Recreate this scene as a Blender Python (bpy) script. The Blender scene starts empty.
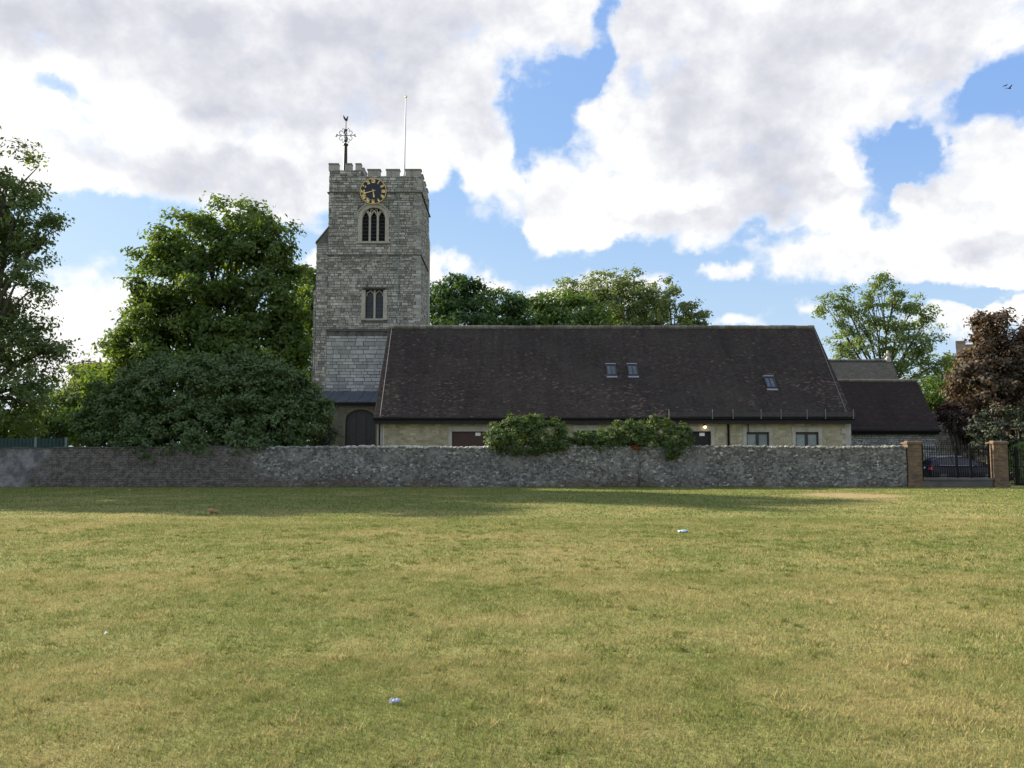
import bpy, bmesh, math, random
import numpy as np
from mathutils import Vector, Matrix

S = bpy.context.scene
COL = S.collection
R = math.radians
random.seed(7)

# ------------------------------------------------------------------ camera, light, exposure
F = 858.0                       # focal length in pixels of the 1024 wide photograph
TILT = R(4.73)
EYE = 1.6
cam_d = bpy.data.cameras.new('camera')
cam_d.sensor_width = 36.0
cam_d.lens = F / 1024 * 36
cam_d.clip_start = 0.1
cam_d.clip_end = 6000
cam = bpy.data.objects.new('camera', cam_d)
COL.objects.link(cam)
cam.location = (0, 0, EYE)
cam.rotation_euler = (R(90) + TILT, 0, 0)
S.camera = cam

SUN_EL, SUN_BACK = 24.5, 26.0
sv = Vector((-math.cos(R(SUN_EL)) * math.cos(R(SUN_BACK)), math.cos(R(SUN_EL)) * math.sin(R(SUN_BACK)), math.sin(R(SUN_EL))))
sun_d = bpy.data.lights.new('sun', 'SUN')
sun_d.energy = 5.0
sun_d.angle = R(0.53)
sun_d.color = (1.0, 0.89, 0.71)
sun = bpy.data.objects.new('sun', sun_d)
COL.objects.link(sun)
sun.location = (-60, 40, 60)
sun.rotation_euler = (-sv).to_track_quat('-Z', 'Y').to_euler()

S.view_settings.view_transform = 'Standard'
S.view_settings.look = 'None'
S.view_settings.gamma = 1.0
S.view_settings.use_curve_mapping = False
S.view_settings.exposure = 1.12
S.render.engine = 'CYCLES'
S.cycles.max_bounces = 6
S.cycles.transparent_max_bounces = 8
S.cycles.use_denoising = True


def ray(px, py):
    u, v = (px - 512) / F, -(py - 384) / F
    c, s = math.cos(TILT), math.sin(TILT)
    return u, c - v * s, s + v * c


def at(px, py, Y):
    """The world point at depth Y that the pixel px, py of the photograph shows."""
    x, y, z = ray(px, py)
    k = Y / y
    return Vector((x * k, Y, EYE + z * k))


def ground(px, py):
    x, y, z = ray(px, py)
    k = -EYE / z
    return Vector((x * k, y * k, 0))


def azel(px, py):
    x, y, z = ray(px, py)
    return math.atan2(x, y), math.atan2(z, math.hypot(x, y))


# ------------------------------------------------------------------ node helpers
class NT:
    def __init__(self, tree):
        self.t, self.n, self.l = tree, tree.nodes, tree.links

    def put(self, sock, v):
        if isinstance(v, bpy.types.NodeSocket):
            self.l.new(v, sock)
        elif v is not None:
            if sock.type == 'RGBA' and len(v) == 3:
                v = (*v, 1)
            sock.default_value = v

    def node(self, t, ins=None, **kw):
        nd = self.n.new(t)
        for k, v in kw.items():
            setattr(nd, k, v)
        for k, v in (ins or {}).items():
            self.put(nd.inputs[k], v)
        return nd

    def m(self, op, a, b=None, c=None, clamp=False):
        nd = self.node('ShaderNodeMath', operation=op, use_clamp=clamp)
        self.put(nd.inputs[0], a)
        if b is not None:
            self.put(nd.inputs[1], b)
        if c is not None:
            self.put(nd.inputs[2], c)
        return nd.outputs[0]

    def v(self, op, a, b=None):
        nd = self.node('ShaderNodeVectorMath', operation=op)
        self.put(nd.inputs[0], a)
        if b is not None:
            self.put(nd.inputs[1], b)
        return nd.outputs['Value' if op in ('LENGTH', 'DOT_PRODUCT') else 'Vector']

    def rng(self, x, a, b, c=0.0, d=1.0, smooth=True):
        nd = self.node('ShaderNodeMapRange', interpolation_type='SMOOTHSTEP' if smooth else 'LINEAR')
        for i, q in enumerate((x, a, b, c, d)):
            self.put(nd.inputs[i], q)
        return nd.outputs[0]

    def noise(self, vec, scale, detail=4, rough=0.55, out='Fac', **ins):
        nd = self.node('ShaderNodeTexNoise', {'Vector': vec, 'Scale': scale, 'Detail': detail, 'Roughness': rough})
        for k, q in ins.items():
            self.put(nd.inputs[k], q)
        return nd.outputs[out]

    def mix(self, f, a, b, mode='MIX'):
        nd = self.node('ShaderNodeMix', data_type='RGBA', blend_type=mode)
        self.put(nd.inputs[0], f)
        self.put(nd.inputs[6], a)
        self.put(nd.inputs[7], b)
        return nd.outputs[2]

    def ramp(self, f, stops):
        nd = self.node('ShaderNodeValToRGB')
        e = nd.color_ramp.elements
        while len(e) < len(stops):
            e.new(0.5)
        for k, (p, c) in enumerate(stops):
            e[k].position = p
            e[k].color = (*c, 1) if len(c) == 3 else c
        self.put(nd.inputs[0], f)
        return nd.outputs[0]

    def attr(self, name='tint'):
        return self.node('ShaderNodeAttribute', attribute_name=name).outputs['Fac']

    def pos(self):
        return self.node('ShaderNodeNewGeometry').outputs['Position']


def material(name):
    m = bpy.data.materials.new(name)
    m.use_nodes = True
    m.node_tree.nodes.clear()
    t = NT(m.node_tree)
    t.out = t.node('ShaderNodeOutputMaterial')
    return m, t


def principled(t, color, rough=0.85, bump=None, bump_d=0.02, bump_s=0.5, metal=0.0, spec=0.3, **kw):
    ins = {'Base Color': color, 'Roughness': rough, 'Metallic': metal, 'Specular IOR Level': spec}
    ins.update(kw)
    p = t.node('ShaderNodeBsdfPrincipled', ins)
    if bump is not None:
        b = t.node('ShaderNodeBump', {'Height': bump, 'Distance': bump_d, 'Strength': bump_s})
        t.l.new(b.outputs[0], p.inputs['Normal'])
    t.l.new(p.outputs[0], t.out.inputs[0])
    return p


def plain(name, color, rough=0.6, metal=0.0, vary=0.25, scale=3.0, spec=0.4):
    m, t = material(name)
    n = t.noise(t.pos(), scale, 5)
    lo = tuple(c * (1 - vary) for c in color)
    hi = tuple(min(1, c * (1 + vary)) for c in color)
    principled(t, t.ramp(n, [(0.3, lo), (0.7, hi)]), rough, metal=metal, spec=spec)
    return m


# ------------------------------------------------------------------ sky with its clouds
def build_world():
    w = bpy.data.worlds.new('World')
    S.world = w
    w.use_nodes = True
    w.node_tree.nodes.clear()
    t = NT(w.node_tree)
    out = t.node('ShaderNodeOutputWorld')
    sky = t.node('ShaderNodeTexSky', sky_type='NISHITA', sun_disc=False)
    sky.sun_elevation = R(SUN_EL)
    sky.sun_rotation = R(270 + SUN_BACK)
    sky.altitude = 0
    sky.air_density = 1.0
    sky.dust_density = 0.8
    sky.ozone_density = 1.6
    d = t.node('ShaderNodeTexCoord').outputs['Generated']
    sep = t.node('ShaderNodeSeparateXYZ', {0: d})
    az = t.m('ARCTAN2', sep.outputs[0], sep.outputs[1])
    el = t.m('ARCSINE', sep.outputs[2])
    base = t.node('ShaderNodeCombineXYZ', {0: az, 1: el, 2: 0.0}).outputs[0]
    warp1 = t.v('SUBTRACT', t.noise(d, 9.0, 3, 0.5, 'Color'), (0.5, 0.5, 0.5))
    warp2 = t.v('SUBTRACT', t.noise(d, 26.0, 6, 0.6, 'Color'), (0.5, 0.5, 0.5))
    p = t.v('ADD', base, t.v('MULTIPLY', warp1, (0.10, 0.07, 0)))
    p = t.v('ADD', p, t.v('MULTIPLY', warp2, (0.060, 0.045, 0)))

    def field(blobs):
        acc = None
        for (cx, cy, rx, ry, wt) in blobs:
            a, e = azel(cx, cy)
            q = t.v('MULTIPLY', t.v('SUBTRACT', p, (a, e, 0)), (F / rx * 0.93, F / ry * 0.93, 0))
            r = t.rng(t.v('LENGTH', q), 0.25, 1.45, wt, 0.0)
            acc = r if acc is None else t.m('ADD', acc, r)
        return acc

    cover = field([
        (170, 30, 320, 105, 1.2), (40, 110, 120, 62, .9), (330, 120, 170, 80, 1.0), (470, 30, 105, 75, 1.0), (205, 165, 95, 45, .9), (300, 182, 60, 30, .8),
        (487, 160, 42, 38, .95), (556, 30, 40, 48, .8), (430, 110, 70, 60, .8), (90, 168, 50, 20, .4), (10, 160, 70, 24, .5),
        (770, 70, 190, 110, 1.2), (655, 30, 52, 60, .8), (690, 120, 80, 70, .9), (870, 30, 140, 70, 1.0), (555, 195, 42, 40, .9), (548, 230, 28, 30, .9), (600, 215, 60, 30, .7), (650, 195, 100, 40, .9),
        (585, 105, 22, 16, .5), (740, 200, 110, 32, .8), (605, 234, 20, 14, .6), (830, 185, 30, 20, .7), (945, 195, 66, 40, 1.0), (1000, 150, 38, 28, .9), (1050, 170, 70, 60, .9), (985, 130, 30, 20, .5),
        (825, 248, 60, 26, 1.0), (965, 262, 80, 24, 1.0), (900, 228, 66, 28, .8), (1060, 250, 60, 40, .9), (730, 263, 26, 10, .85), (690, 247, 32, 7, .5),
        (965, 312, 62, 22, 1.0), (735, 318, 30, 8, .7), (820, 305, 14, 12, .7), (108, 308, 60, 34, .95), (40, 350, 60, 46, .7), (110, 350, 60, 30, .7), (305, 262, 22, 18, .9),
        (437, 265, 16, 16, .85), (490, 286, 28, 10, .85), (615, 284, 60, 15, .85), (560, 296, 40, 14, .8), (-90, 250, 120, 160, .7),
    ])
    gaps = field([
        (540, 105, 40, 42, 1.0), (515, 125, 26, 32, .7), (598, 40, 17, 40, 1.0), (575, 80, 28, 26, .7), (900, 160, 36, 17, 1.0), (1000, 90, 44, 26, 1.2), (880, 182, 20, 10, .5), (48, 95, 22, 8, .6),
        (70, 215, 60, 24, .7), (270, 235, 40, 16, .4), (520, 165, 12, 30, .5), (640, 80, 14, 22, .3), (440, 215, 20, 16, .5), (680, 255, 40, 8, .3), (760, 228, 24, 8, .3), (30, 45, 16, 12, .3), (562, 70, 30, 34, .5), (915, 165, 40, 18, .4), (885, 292, 60, 11, 1.1), (965, 291, 40, 6, .7), (866, 205, 18, 16, .7), (800, 232, 40, 7, .5), (1000, 290, 40, 5, .5), (700, 165, 14, 10, .25), (445, 190, 12, 30, .35), (10, 235, 60, 26, .5),
    ])
    cover = t.m('SUBTRACT', t.m('MINIMUM', cover, 1.15), gaps)
    # clouds outside the photograph: even broken cover
    fv = t.v('MULTIPLY', d, (1.0, 1.0, 1.25))
    n_big = t.noise(fv, 3.1, 5, 0.55)
    n_fine = t.noise(fv, 15.0, 7, 0.60)
    inside = t.m('MULTIPLY', t.rng(az, -0.95, -0.66), t.rng(az, 0.95, 0.66))
    inside = t.m('MULTIPLY', inside, t.rng(el, 0.78, 0.58))
    inside = t.m('MULTIPLY', inside, t.rng(sep.outputs[1], -0.1, 0.1))
    outside = t.rng(n_big, 0.42, 0.58)
    cover = t.node('ShaderNodeMix', {0: inside, 2: outside, 3: cover}).outputs[0]
    dens = t.m('ADD', cover, t.m('MULTIPLY', t.m('SUBTRACT', n_fine, 0.5), 1.7))
    puff = t.node('ShaderNodeTexVoronoi', {'Vector': t.v('ADD', t.v('MULTIPLY', fv, (1, 1, 1.1)), t.v('MULTIPLY', warp2, (.05, .05, .05))), 'Scale': 13.0, 'Detail': 2.0, 'Roughness': 0.55, 'Lacunarity': 2.3}, feature='F1', normalize=True).outputs['Distance']
    dens = t.m('ADD', dens, t.m('MULTIPLY', t.m('SUBTRACT', 0.34, puff), 1.5))
    alpha = t.rng(dens, 0.17, 1.10)
    # grey undersides: thick cloud that lets less sun through
    grey = field([
        (215, 75, 190, 55, .9), (190, 170, 80, 26, .8), (300, 185, 60, 22, .6), (400, 60, 170, 70, .9), (440, 120, 60, 40, .4), (80, 25, 120, 40, .6), (50, 140, 60, 16, .45),
        (745, 110, 130, 70, 1.0), (660, 60, 80, 60, .6), (850, 45, 140, 60, .8), (790, 195, 100, 22, .8), (690, 225, 90, 12, .8), (985, 238, 75, 14, .9), (1000, 205, 60, 12, .5),
        (905, 190, 40, 12, .4), (640, 215, 70, 10, .4),
        (270, 52, 42, 26, -.7), (95, 95, 60, 32, -.7), (600, 130, 44, 50, -.5), (795, 70, 40, 24, -.35), (215, 130, 60, 18, -.3), (840, 178, 22, 12, -.8), (710, 190, 60, 14, -.5),
    ])
    off = (-0.030, 0.0, 0.045)
    relief = t.m('SUBTRACT', t.noise(fv, 6.0, 8, 0.60), t.noise(t.v('ADD', fv, off), 6.0, 8, 0.60))
    grey = t.node('ShaderNodeMix', {0: inside, 2: t.rng(n_big, 0.62, 0.9), 3: t.m('MINIMUM', grey, 0.92)}).outputs[0]
    g = t.m('ADD', grey, t.m('MULTIPLY', relief, 3.4))
    g = t.m('ADD', g, t.m('MULTIPLY', t.m('SUBTRACT', t.noise(fv, 8.0, 7, 0.6), 0.5), 1.5))
    g = t.m('ADD', g, t.m('MULTIPLY', t.m('SUBTRACT', puff, 0.30), 1.3))
    g = t.rng(g, 0.08, 1.45, smooth=False)
    g = t.m('MULTIPLY', g, t.rng(dens, 0.35, 1.0))
    k = 1 / 0.13
    tone = t.ramp(g, [(0.0, (0.52 * k, 0.512 * k, 0.498 * k)), (0.25, (0.445 * k, 0.447 * k, 0.455 * k)), (0.6, (0.365 * k, 0.369 * k, 0.396 * k)), (1.0, (0.30 * k, 0.306 * k, 0.342 * k))])
    # milky air toward the horizon and the low sun
    # a softer falloff toward the horizon than the clear-air model gives
    sc = t.node('ShaderNodeSeparateColor', {0: sky.outputs[0]})
    ch = [t.m('MULTIPLY', t.m('POWER', t.m('MULTIPLY', sc.outputs[i], 0.26), pw), ml / 0.26) for i, (pw, ml) in enumerate(((.60, .49), (.50, .595), (.20, .83)))]
    air = t.node('ShaderNodeCombineColor', {0: ch[0], 1: ch[1], 2: ch[2]}).outputs[0]
    air = t.mix(t.rng(el, 0.36, -0.02, 0.0, 0.75), air, (0.29 / 0.13, 0.365 / 0.13, 0.43 / 0.13))
    col = t.mix(alpha, air, tone)
    bg = t.node('ShaderNodeBackground', {'Color': col, 'Strength': 0.13})
    t.l.new(bg.outputs[0], out.inputs[0])


build_world()


# ------------------------------------------------------------------ mesh builder
class MB:
    def __init__(self):
        self.v, self.f, self.mi, self.ti = [], [], [], []
        self.mat, self.tint = 0, 0.5

    def face(self, pts):
        i = len(self.v)
        self.v += [tuple(p) for p in pts]
        self.f.append(tuple(range(i, i + len(pts))))
        self.mi.append(self.mat)
        self.ti.append(self.tint)

    def poly(self, pts, faces):
        i = len(self.v)
        self.v += [tuple(p) for p in pts]
        for f in faces:
            self.f.append(tuple(i + k for k in f))
            self.mi.append(self.mat)
            self.ti.append(self.tint)

    def box(self, a, b, rot=None, about=None):
        (x0, y0, z0), (x1, y1, z1) = a, b
        p = [(x0, y0, z0), (x1, y0, z0), (x1, y1, z0), (x0, y1, z0), (x0, y0, z1), (x1, y0, z1), (x1, y1, z1), (x0, y1, z1)]
        if rot is not None:
            c = Vector(about if about is not None else ((x0 + x1) / 2, (y0 + y1) / 2, (z0 + z1) / 2))
            p = [tuple(rot @ (Vector(q) - c) + c) for q in p]
        self.poly(p, [(0, 3, 2, 1), (4, 5, 6, 7), (0, 1, 5, 4), (1, 2, 6, 5), (2, 3, 7, 6), (3, 0, 4, 7)])

    def prism(self, outline, d):
        """A closed outline (3-D points in order) pushed along d."""
        n = len(outline)
        d = Vector(d)
        p = [Vector(q) for q in outline] + [Vector(q) + d for q in outline]
        self.poly(p, [tuple(range(n))[::-1], tuple(range(n, 2 * n))] + [(k, (k + 1) % n, n + (k + 1) % n, n + k) for k in range(n)])

    def tube(self, pts, rad, n=8, cap=True):
        pts = [Vector(p) for p in pts]
        if not hasattr(rad, '__len__'):
            rad = [rad] * len(pts)
        i0 = len(self.v)
        ref = Vector((0.31, 0.95, 0.05))
        for k, p in enumerate(pts):
            d = (pts[min(k + 1, len(pts) - 1)] - pts[max(k - 1, 0)])
            d = d.normalized() if d.length > 1e-9 else Vector((0, 0, 1))
            a = d.cross(ref if abs(d.dot(ref)) < 0.95 else Vector((1, 0, 0))).normalized()
            b = d.cross(a)
            for j in range(n):
                w = 2 * math.pi * j / n
                self.v.append(tuple(p + (a * math.cos(w) + b * math.sin(w)) * rad[k]))
        fs = []
        for k in range(len(pts) - 1):
            for j in range(n):
                fs.append((i0 + k * n + j, i0 + k * n + (j + 1) % n, i0 + (k + 1) * n + (j + 1) % n, i0 + (k + 1) * n + j))
        if cap:
            fs.append(tuple(i0 + j for j in range(n))[::-1])
            fs.append(tuple(i0 + (len(pts) - 1) * n + j for j in range(n)))
        for f in fs:
            self.f.append(f)
            self.mi.append(self.mat)
            self.ti.append(self.tint)

    def lump(self, c, r, rnd, squash=(1, 1, 1)):
        ico = [(0, 0, 1), (.894, 0, .447), (.276, .851, .447), (-.724, .526, .447), (-.724, -.526, .447), (.276, -.851, .447),
               (.724, .526, -.447), (-.276, .851, -.447), (-.894, 0, -.447), (-.276, -.851, -.447), (.724, -.526, -.447), (0, 0, -1)]
        fs = [(0, 1, 2), (0, 2, 3), (0, 3, 4), (0, 4, 5), (0, 5, 1), (1, 6, 2), (2, 7, 3), (3, 8, 4), (4, 9, 5), (5, 10, 1),
              (6, 7, 2), (7, 8, 3), (8, 9, 4), (9, 10, 5), (10, 6, 1), (11, 7, 6), (11, 8, 7), (11, 9, 8), (11, 10, 9), (11, 6, 10)]
        w = rnd.uniform(0, 6.28)
        p = []
        for q in ico:
            k = r * rnd.uniform(0.72, 1.2)
            x, y = q[0] * math.cos(w) - q[1] * math.sin(w), q[0] * math.sin(w) + q[1] * math.cos(w)
            p.append((c[0] + x * k * squash[0], c[1] + y * k * squash[1], c[2] + q[2] * k * squash[2]))
        self.poly(p, fs)

    def build(self, name, mats, parent=None, smooth=False, bevel=None):
        off = parent_world(parent)
        me = bpy.data.meshes.new(name)
        me.from_pydata([(x - off[0], y - off[1], z - off[2]) for x, y, z in self.v], [], self.f)
        for m in (mats if isinstance(mats, (list, tuple)) else [mats]):
            me.materials.append(m)
        me.polygons.foreach_set('material_index', self.mi)
        at_ = me.attributes.new('tint', 'FLOAT', 'FACE')
        at_.data.foreach_set('value', self.ti)
        if smooth:
            me.polygons.foreach_set('use_smooth', [True] * len(self.f))
        me.update()
        o = bpy.data.objects.new(name, me)
        COL.objects.link(o)
        if parent is not None:
            o.parent = parent
        if bevel:
            b = o.modifiers.new('bevel', 'BEVEL')
            b.width = bevel
            b.segments = 2
            b.limit_method = 'ANGLE'
        return o


def parent_world(o):
    w = Vector((0, 0, 0))
    while o is not None:
        w += o.location
        o = o.parent
    return w


def tag(o, label, cat, group=None, kind=None):
    if label:
        o['label'] = label
    if cat:
        o['category'] = cat
    if group:
        o['group'] = group
    if kind:
        o['kind'] = kind
    return o


def thing(name, label, cat, loc=(0, 0, 0), group=None):
    o = bpy.data.objects.new(name, None)
    COL.objects.link(o)
    o.location = loc
    o.empty_display_size = 0.3
    return tag(o, label, cat, group)


def dup(o, parent=None, loc=None):
    c = o.copy()
    COL.objects.link(c)
    if parent is not None:
        c.parent = parent
    if loc is not None:
        c.location = loc
    for ch in list(o.children):
        dup(ch, c)
    return c


# ------------------------------------------------------------------ materials
def stone_mat(name, dark, mid, light, lichen=(0.30, 0.30, 0.22), noise=2.2):
    m, t = material(name)
    P = t.pos()
    tint = t.attr()
    c = t.ramp(tint, [(0.0, dark), (0.45, mid), (1.0, light)])
    n1 = t.noise(P, noise, 6, 0.65)
    n2 = t.noise(P, 0.35, 4, 0.6)
    n3 = t.noise(P, 11.0, 4, 0.6)
    c = t.mix(t.rng(n1, 0.35, 0.75, 0.0, 0.55), c, tuple(k * 0.55 for k in mid))
    c = t.mix(t.rng(n2, 0.48, 0.7, 0.0, 0.45), c, lichen)
    c = t.mix(t.rng(n3, 0.58, 0.75, 0.0, 0.5), c, tuple(min(1, k * 1.35) for k in light))
    run = t.noise(t.v('MULTIPLY', P, (1.6, 1.6, 0.10)), 1.0, 5, 0.65)
    c = t.mix(t.rng(run, 0.50, 0.72, 0.0, 0.42), c, tuple(k * 0.5 for k in dark))
    principled(t, c, 0.93, bump=n3, bump_d=0.03, bump_s=0.6, spec=0.15)
    return m


M = {}
M['tower_stone'] = stone_mat('tower_ragstone', (0.17, 0.165, 0.147), (0.36, 0.35, 0.312), (0.56, 0.545, 0.49), lichen=(0.20, 0.195, 0.165))
M['ashlar'] = stone_mat('pale_ashlar', (0.27, 0.285, 0.28), (0.40, 0.41, 0.395), (0.52, 0.53, 0.51), lichen=(0.27, 0.28, 0.26))
M['dressing'] = stone_mat('dressed_limestone', (0.34, 0.33, 0.28), (0.42, 0.40, 0.34), (0.50, 0.48, 0.41), lichen=(0.33, 0.31, 0.25))
M['mortar'] = stone_mat('lime_mortar', (0.09, 0.09, 0.085), (0.12, 0.12, 0.11), (0.16, 0.16, 0.145), lichen=(0.10, 0.10, 0.085))
M['hall_stone'] = stone_mat('buff_hall_stone', (0.30, 0.27, 0.18), (0.41, 0.37, 0.255), (0.50, 0.455, 0.32), lichen=(0.36, 0.34, 0.24))
M['hall_mortar'] = stone_mat('buff_mortar', (0.33, 0.30, 0.21), (0.37, 0.34, 0.24), (0.40, 0.37, 0.27), lichen=(0.33, 0.31, 0.22))
M['flint_dark'] = stone_mat('black_flint', (0.05, 0.052, 0.055), (0.085, 0.088, 0.09), (0.13, 0.13, 0.13), lichen=(0.10, 0.10, 0.09))
M['rag_grey'] = stone_mat('vestry_ragstone', (0.22, 0.222, 0.215), (0.35, 0.35, 0.335), (0.47, 0.47, 0.45))
M['cope'] = stone_mat('coping_flint', (0.17, 0.17, 0.155), (0.33, 0.32, 0.28), (0.64, 0.61, 0.52), lichen=(0.26, 0.26, 0.20), noise=1.0)


def tile_mat(name, dark, mid, light, moss):
    m, t = material(name)
    P = t.pos()
    tint = t.attr()
    c = t.ramp(tint, [(0.0, dark), (0.6, mid), (0.85, tuple(k * 1.4 for k in mid)), (1.0, light)])
    n = t.noise(P, 0.5, 5, 0.6)
    c = t.mix(t.rng(n, 0.42, 0.7, 0.0, 0.5), c, moss)
    streak = t.noise(t.v('MULTIPLY', P, (2.2, 0.15, 0.15)), 1.0, 4, 0.6)
    c = t.mix(t.rng(streak, 0.45, 0.7, 0.0, 0.4), c, tuple(k * 0.7 for k in dark))
    f = t.noise(P, 18, 3)
    principled(t, c, 0.88, bump=f, bump_d=0.01, bump_s=0.5, spec=0.2)
    return m


M['tile'] = tile_mat('old_clay_tiles', (0.031, 0.025, 0.021), (0.052, 0.041, 0.034), (0.160, 0.106, 0.084), (0.064, 0.056, 0.046))
M['tile_dark'] = tile_mat('dark_vestry_tiles', (0.026, 0.019, 0.016), (0.039, 0.028, 0.024), (0.07, 0.048, 0.038), (0.03, 0.024, 0.021))
M['tile_grey'] = tile_mat('mossy_grey_tiles', (0.042, 0.043, 0.040), (0.066, 0.067, 0.060), (0.11, 0.11, 0.095), (0.05, 0.054, 0.040))
M['ridge'] = stone_mat('mossy_ridge_tile', (0.11, 0.105, 0.085), (0.165, 0.155, 0.125), (0.25, 0.235, 0.19), lichen=(0.17, 0.165, 0.10))
M['lead'] = plain('lead_sheet', (0.060, 0.072, 0.092), 0.55, 0.0, 0.2, 1.5)
M['black'] = plain('black_paint', (0.008, 0.008, 0.009), 0.7, vary=0.3, spec=0.15)
M['timber_black'] = plain('tarred_timber', (0.022, 0.020, 0.020), 0.8, vary=0.3, scale=6)
M['door_brown'] = plain('dark_red_brown_door', (0.060, 0.030, 0.026), 0.55, vary=0.2, scale=2)
M['oak'] = plain('dark_blue_grey_door', (0.028, 0.032, 0.042), 0.6, vary=0.3, scale=4)
M['white'] = plain('white_plate', (0.78, 0.78, 0.80), 0.5, vary=0.03)
M['lilac'] = plain('zinc_flashing', (0.27, 0.27, 0.32), 0.45, vary=0.12)
M['window_frame'] = plain('dark_grey_frame', (0.028, 0.031, 0.031), 0.5, vary=0.15)
M['pipe_pale'] = plain('pale_pipe', (0.46, 0.50, 0.52), 0.5, vary=0.1)
M['gold'] = plain('gilding', (0.80, 0.56, 0.20), 0.38, 0.6, 0.12, 6)
M['dial'] = plain('blue_black_dial', (0.010, 0.012, 0.022), 0.4, vary=0.1)
M['copper'] = plain('verdigris_strip', (0.20, 0.255, 0.235), 0.8, vary=0.2)
M['weathered_board'] = plain('weathered_board', (0.055, 0.050, 0.046), 0.9, vary=0.25, scale=5)
M['bracket_grey'] = plain('galvanised_bracket', (0.20, 0.20, 0.20), 0.6, vary=0.15)
M['iron'] = plain('weathered_iron', (0.030, 0.028, 0.028), 0.55, 0.3, 0.3)
M['pole_white'] = plain('white_pole_paint', (0.72, 0.72, 0.74), 0.4, vary=0.05)
M['louvre'] = plain('slate_louvre', (0.035, 0.036, 0.038), 0.7, vary=0.2)
M['concrete'] = plain('grey_concrete', (0.105, 0.10, 0.092), 0.9, vary=0.25, scale=2)
M['green_sheet'] = plain('dark_green_sheet', (0.012, 0.042, 0.034), 0.5, vary=0.2)
M['post_pale'] = plain('pale_post', (0.16, 0.20, 0.17), 0.7, vary=0.15)
M['car_paint'] = plain('dark_blue_car_paint', (0.007, 0.008, 0.030), 0.32, 0.0, 0.1, spec=0.3)
M['rubber'] = plain('tyre_rubber', (0.015, 0.015, 0.016), 0.8)
M['alloy'] = plain('wheel_alloy', (0.12, 0.12, 0.13), 0.4, 0.6, 0.05)
M['red_lens'] = plain('red_lens', (0.55, 0.02, 0.06), 0.25, vary=0.1, spec=0.6)
M['tan_brick'] = plain('tan_brick_far', (0.46, 0.33, 0.22), 0.9, vary=0.12, scale=0.6)
M['tan_grey'] = plain('grey_brown_brick_far', (0.22, 0.175, 0.15), 0.9, vary=0.12, scale=0.6)
M['bird'] = plain('dark_feathers', (0.03, 0.03, 0.032), 0.8)


def glass_mat(name, color, rough=0.08):
    m, t = material(name)
    n = t.noise(t.pos(), 1.3, 3)
    principled(t, t.mix(t.rng(n, 0.35, 0.65), color, tuple(k * 1.5 for k in color)), rough, spec=0.3)
    return m


M['glass'] = glass_mat('window_glass', (0.03, 0.036, 0.042), 0.3)
M['car_glass'] = glass_mat('car_glass', (0.03, 0.035, 0.045), 0.2)
M['glass_dark'] = glass_mat('dark_glass', (0.012, 0.013, 0.016))
M['glass_curtain'] = glass_mat('curtained_glass', (0.17, 0.20, 0.20), 0.2)
M['glass_sky'] = glass_mat('skylight_glass', (0.07, 0.085, 0.10), 0.25)


def brick_mat():
    m, t = material('yellow_brown_stock_brick')
    P = t.pos()
    s = t.node('ShaderNodeSeparateXYZ', {0: P})
    uv = t.node('ShaderNodeCombineXYZ', {0: t.m('ADD', s.outputs[0], s.outputs[1]), 1: s.outputs[2], 2: 0.0}).outputs[0]
    b = t.node('ShaderNodeTexBrick', {'Vector': uv, 'Color1': (0.215, 0.14, 0.075, 1), 'Color2': (0.115, 0.072, 0.045, 1), 'Mortar': (0.22, 0.195, 0.15, 1),
                                      'Scale': 1.0, 'Mortar Size': 0.006, 'Brick Width': 0.225, 'Row Height': 0.075, 'Bias': -0.1})
    n = t.noise(P, 3.0, 5, 0.6)
    c = t.mix(t.rng(n, 0.4, 0.65, 0, 0.75), b.outputs['Color'], (0.10, 0.082, 0.068))
    c = t.mix(t.rng(t.noise(P, 12.0, 4, 0.7), 0.52, 0.7, 0, 0.6), c, (0.05, 0.045, 0.042))
    principled(t, c, 0.92, bump=t.m('SUBTRACT', 1.0, b.outputs['Fac']), bump_d=0.008, bump_s=0.7, spec=0.15)
    return m


M['brick'] = brick_mat()


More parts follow.
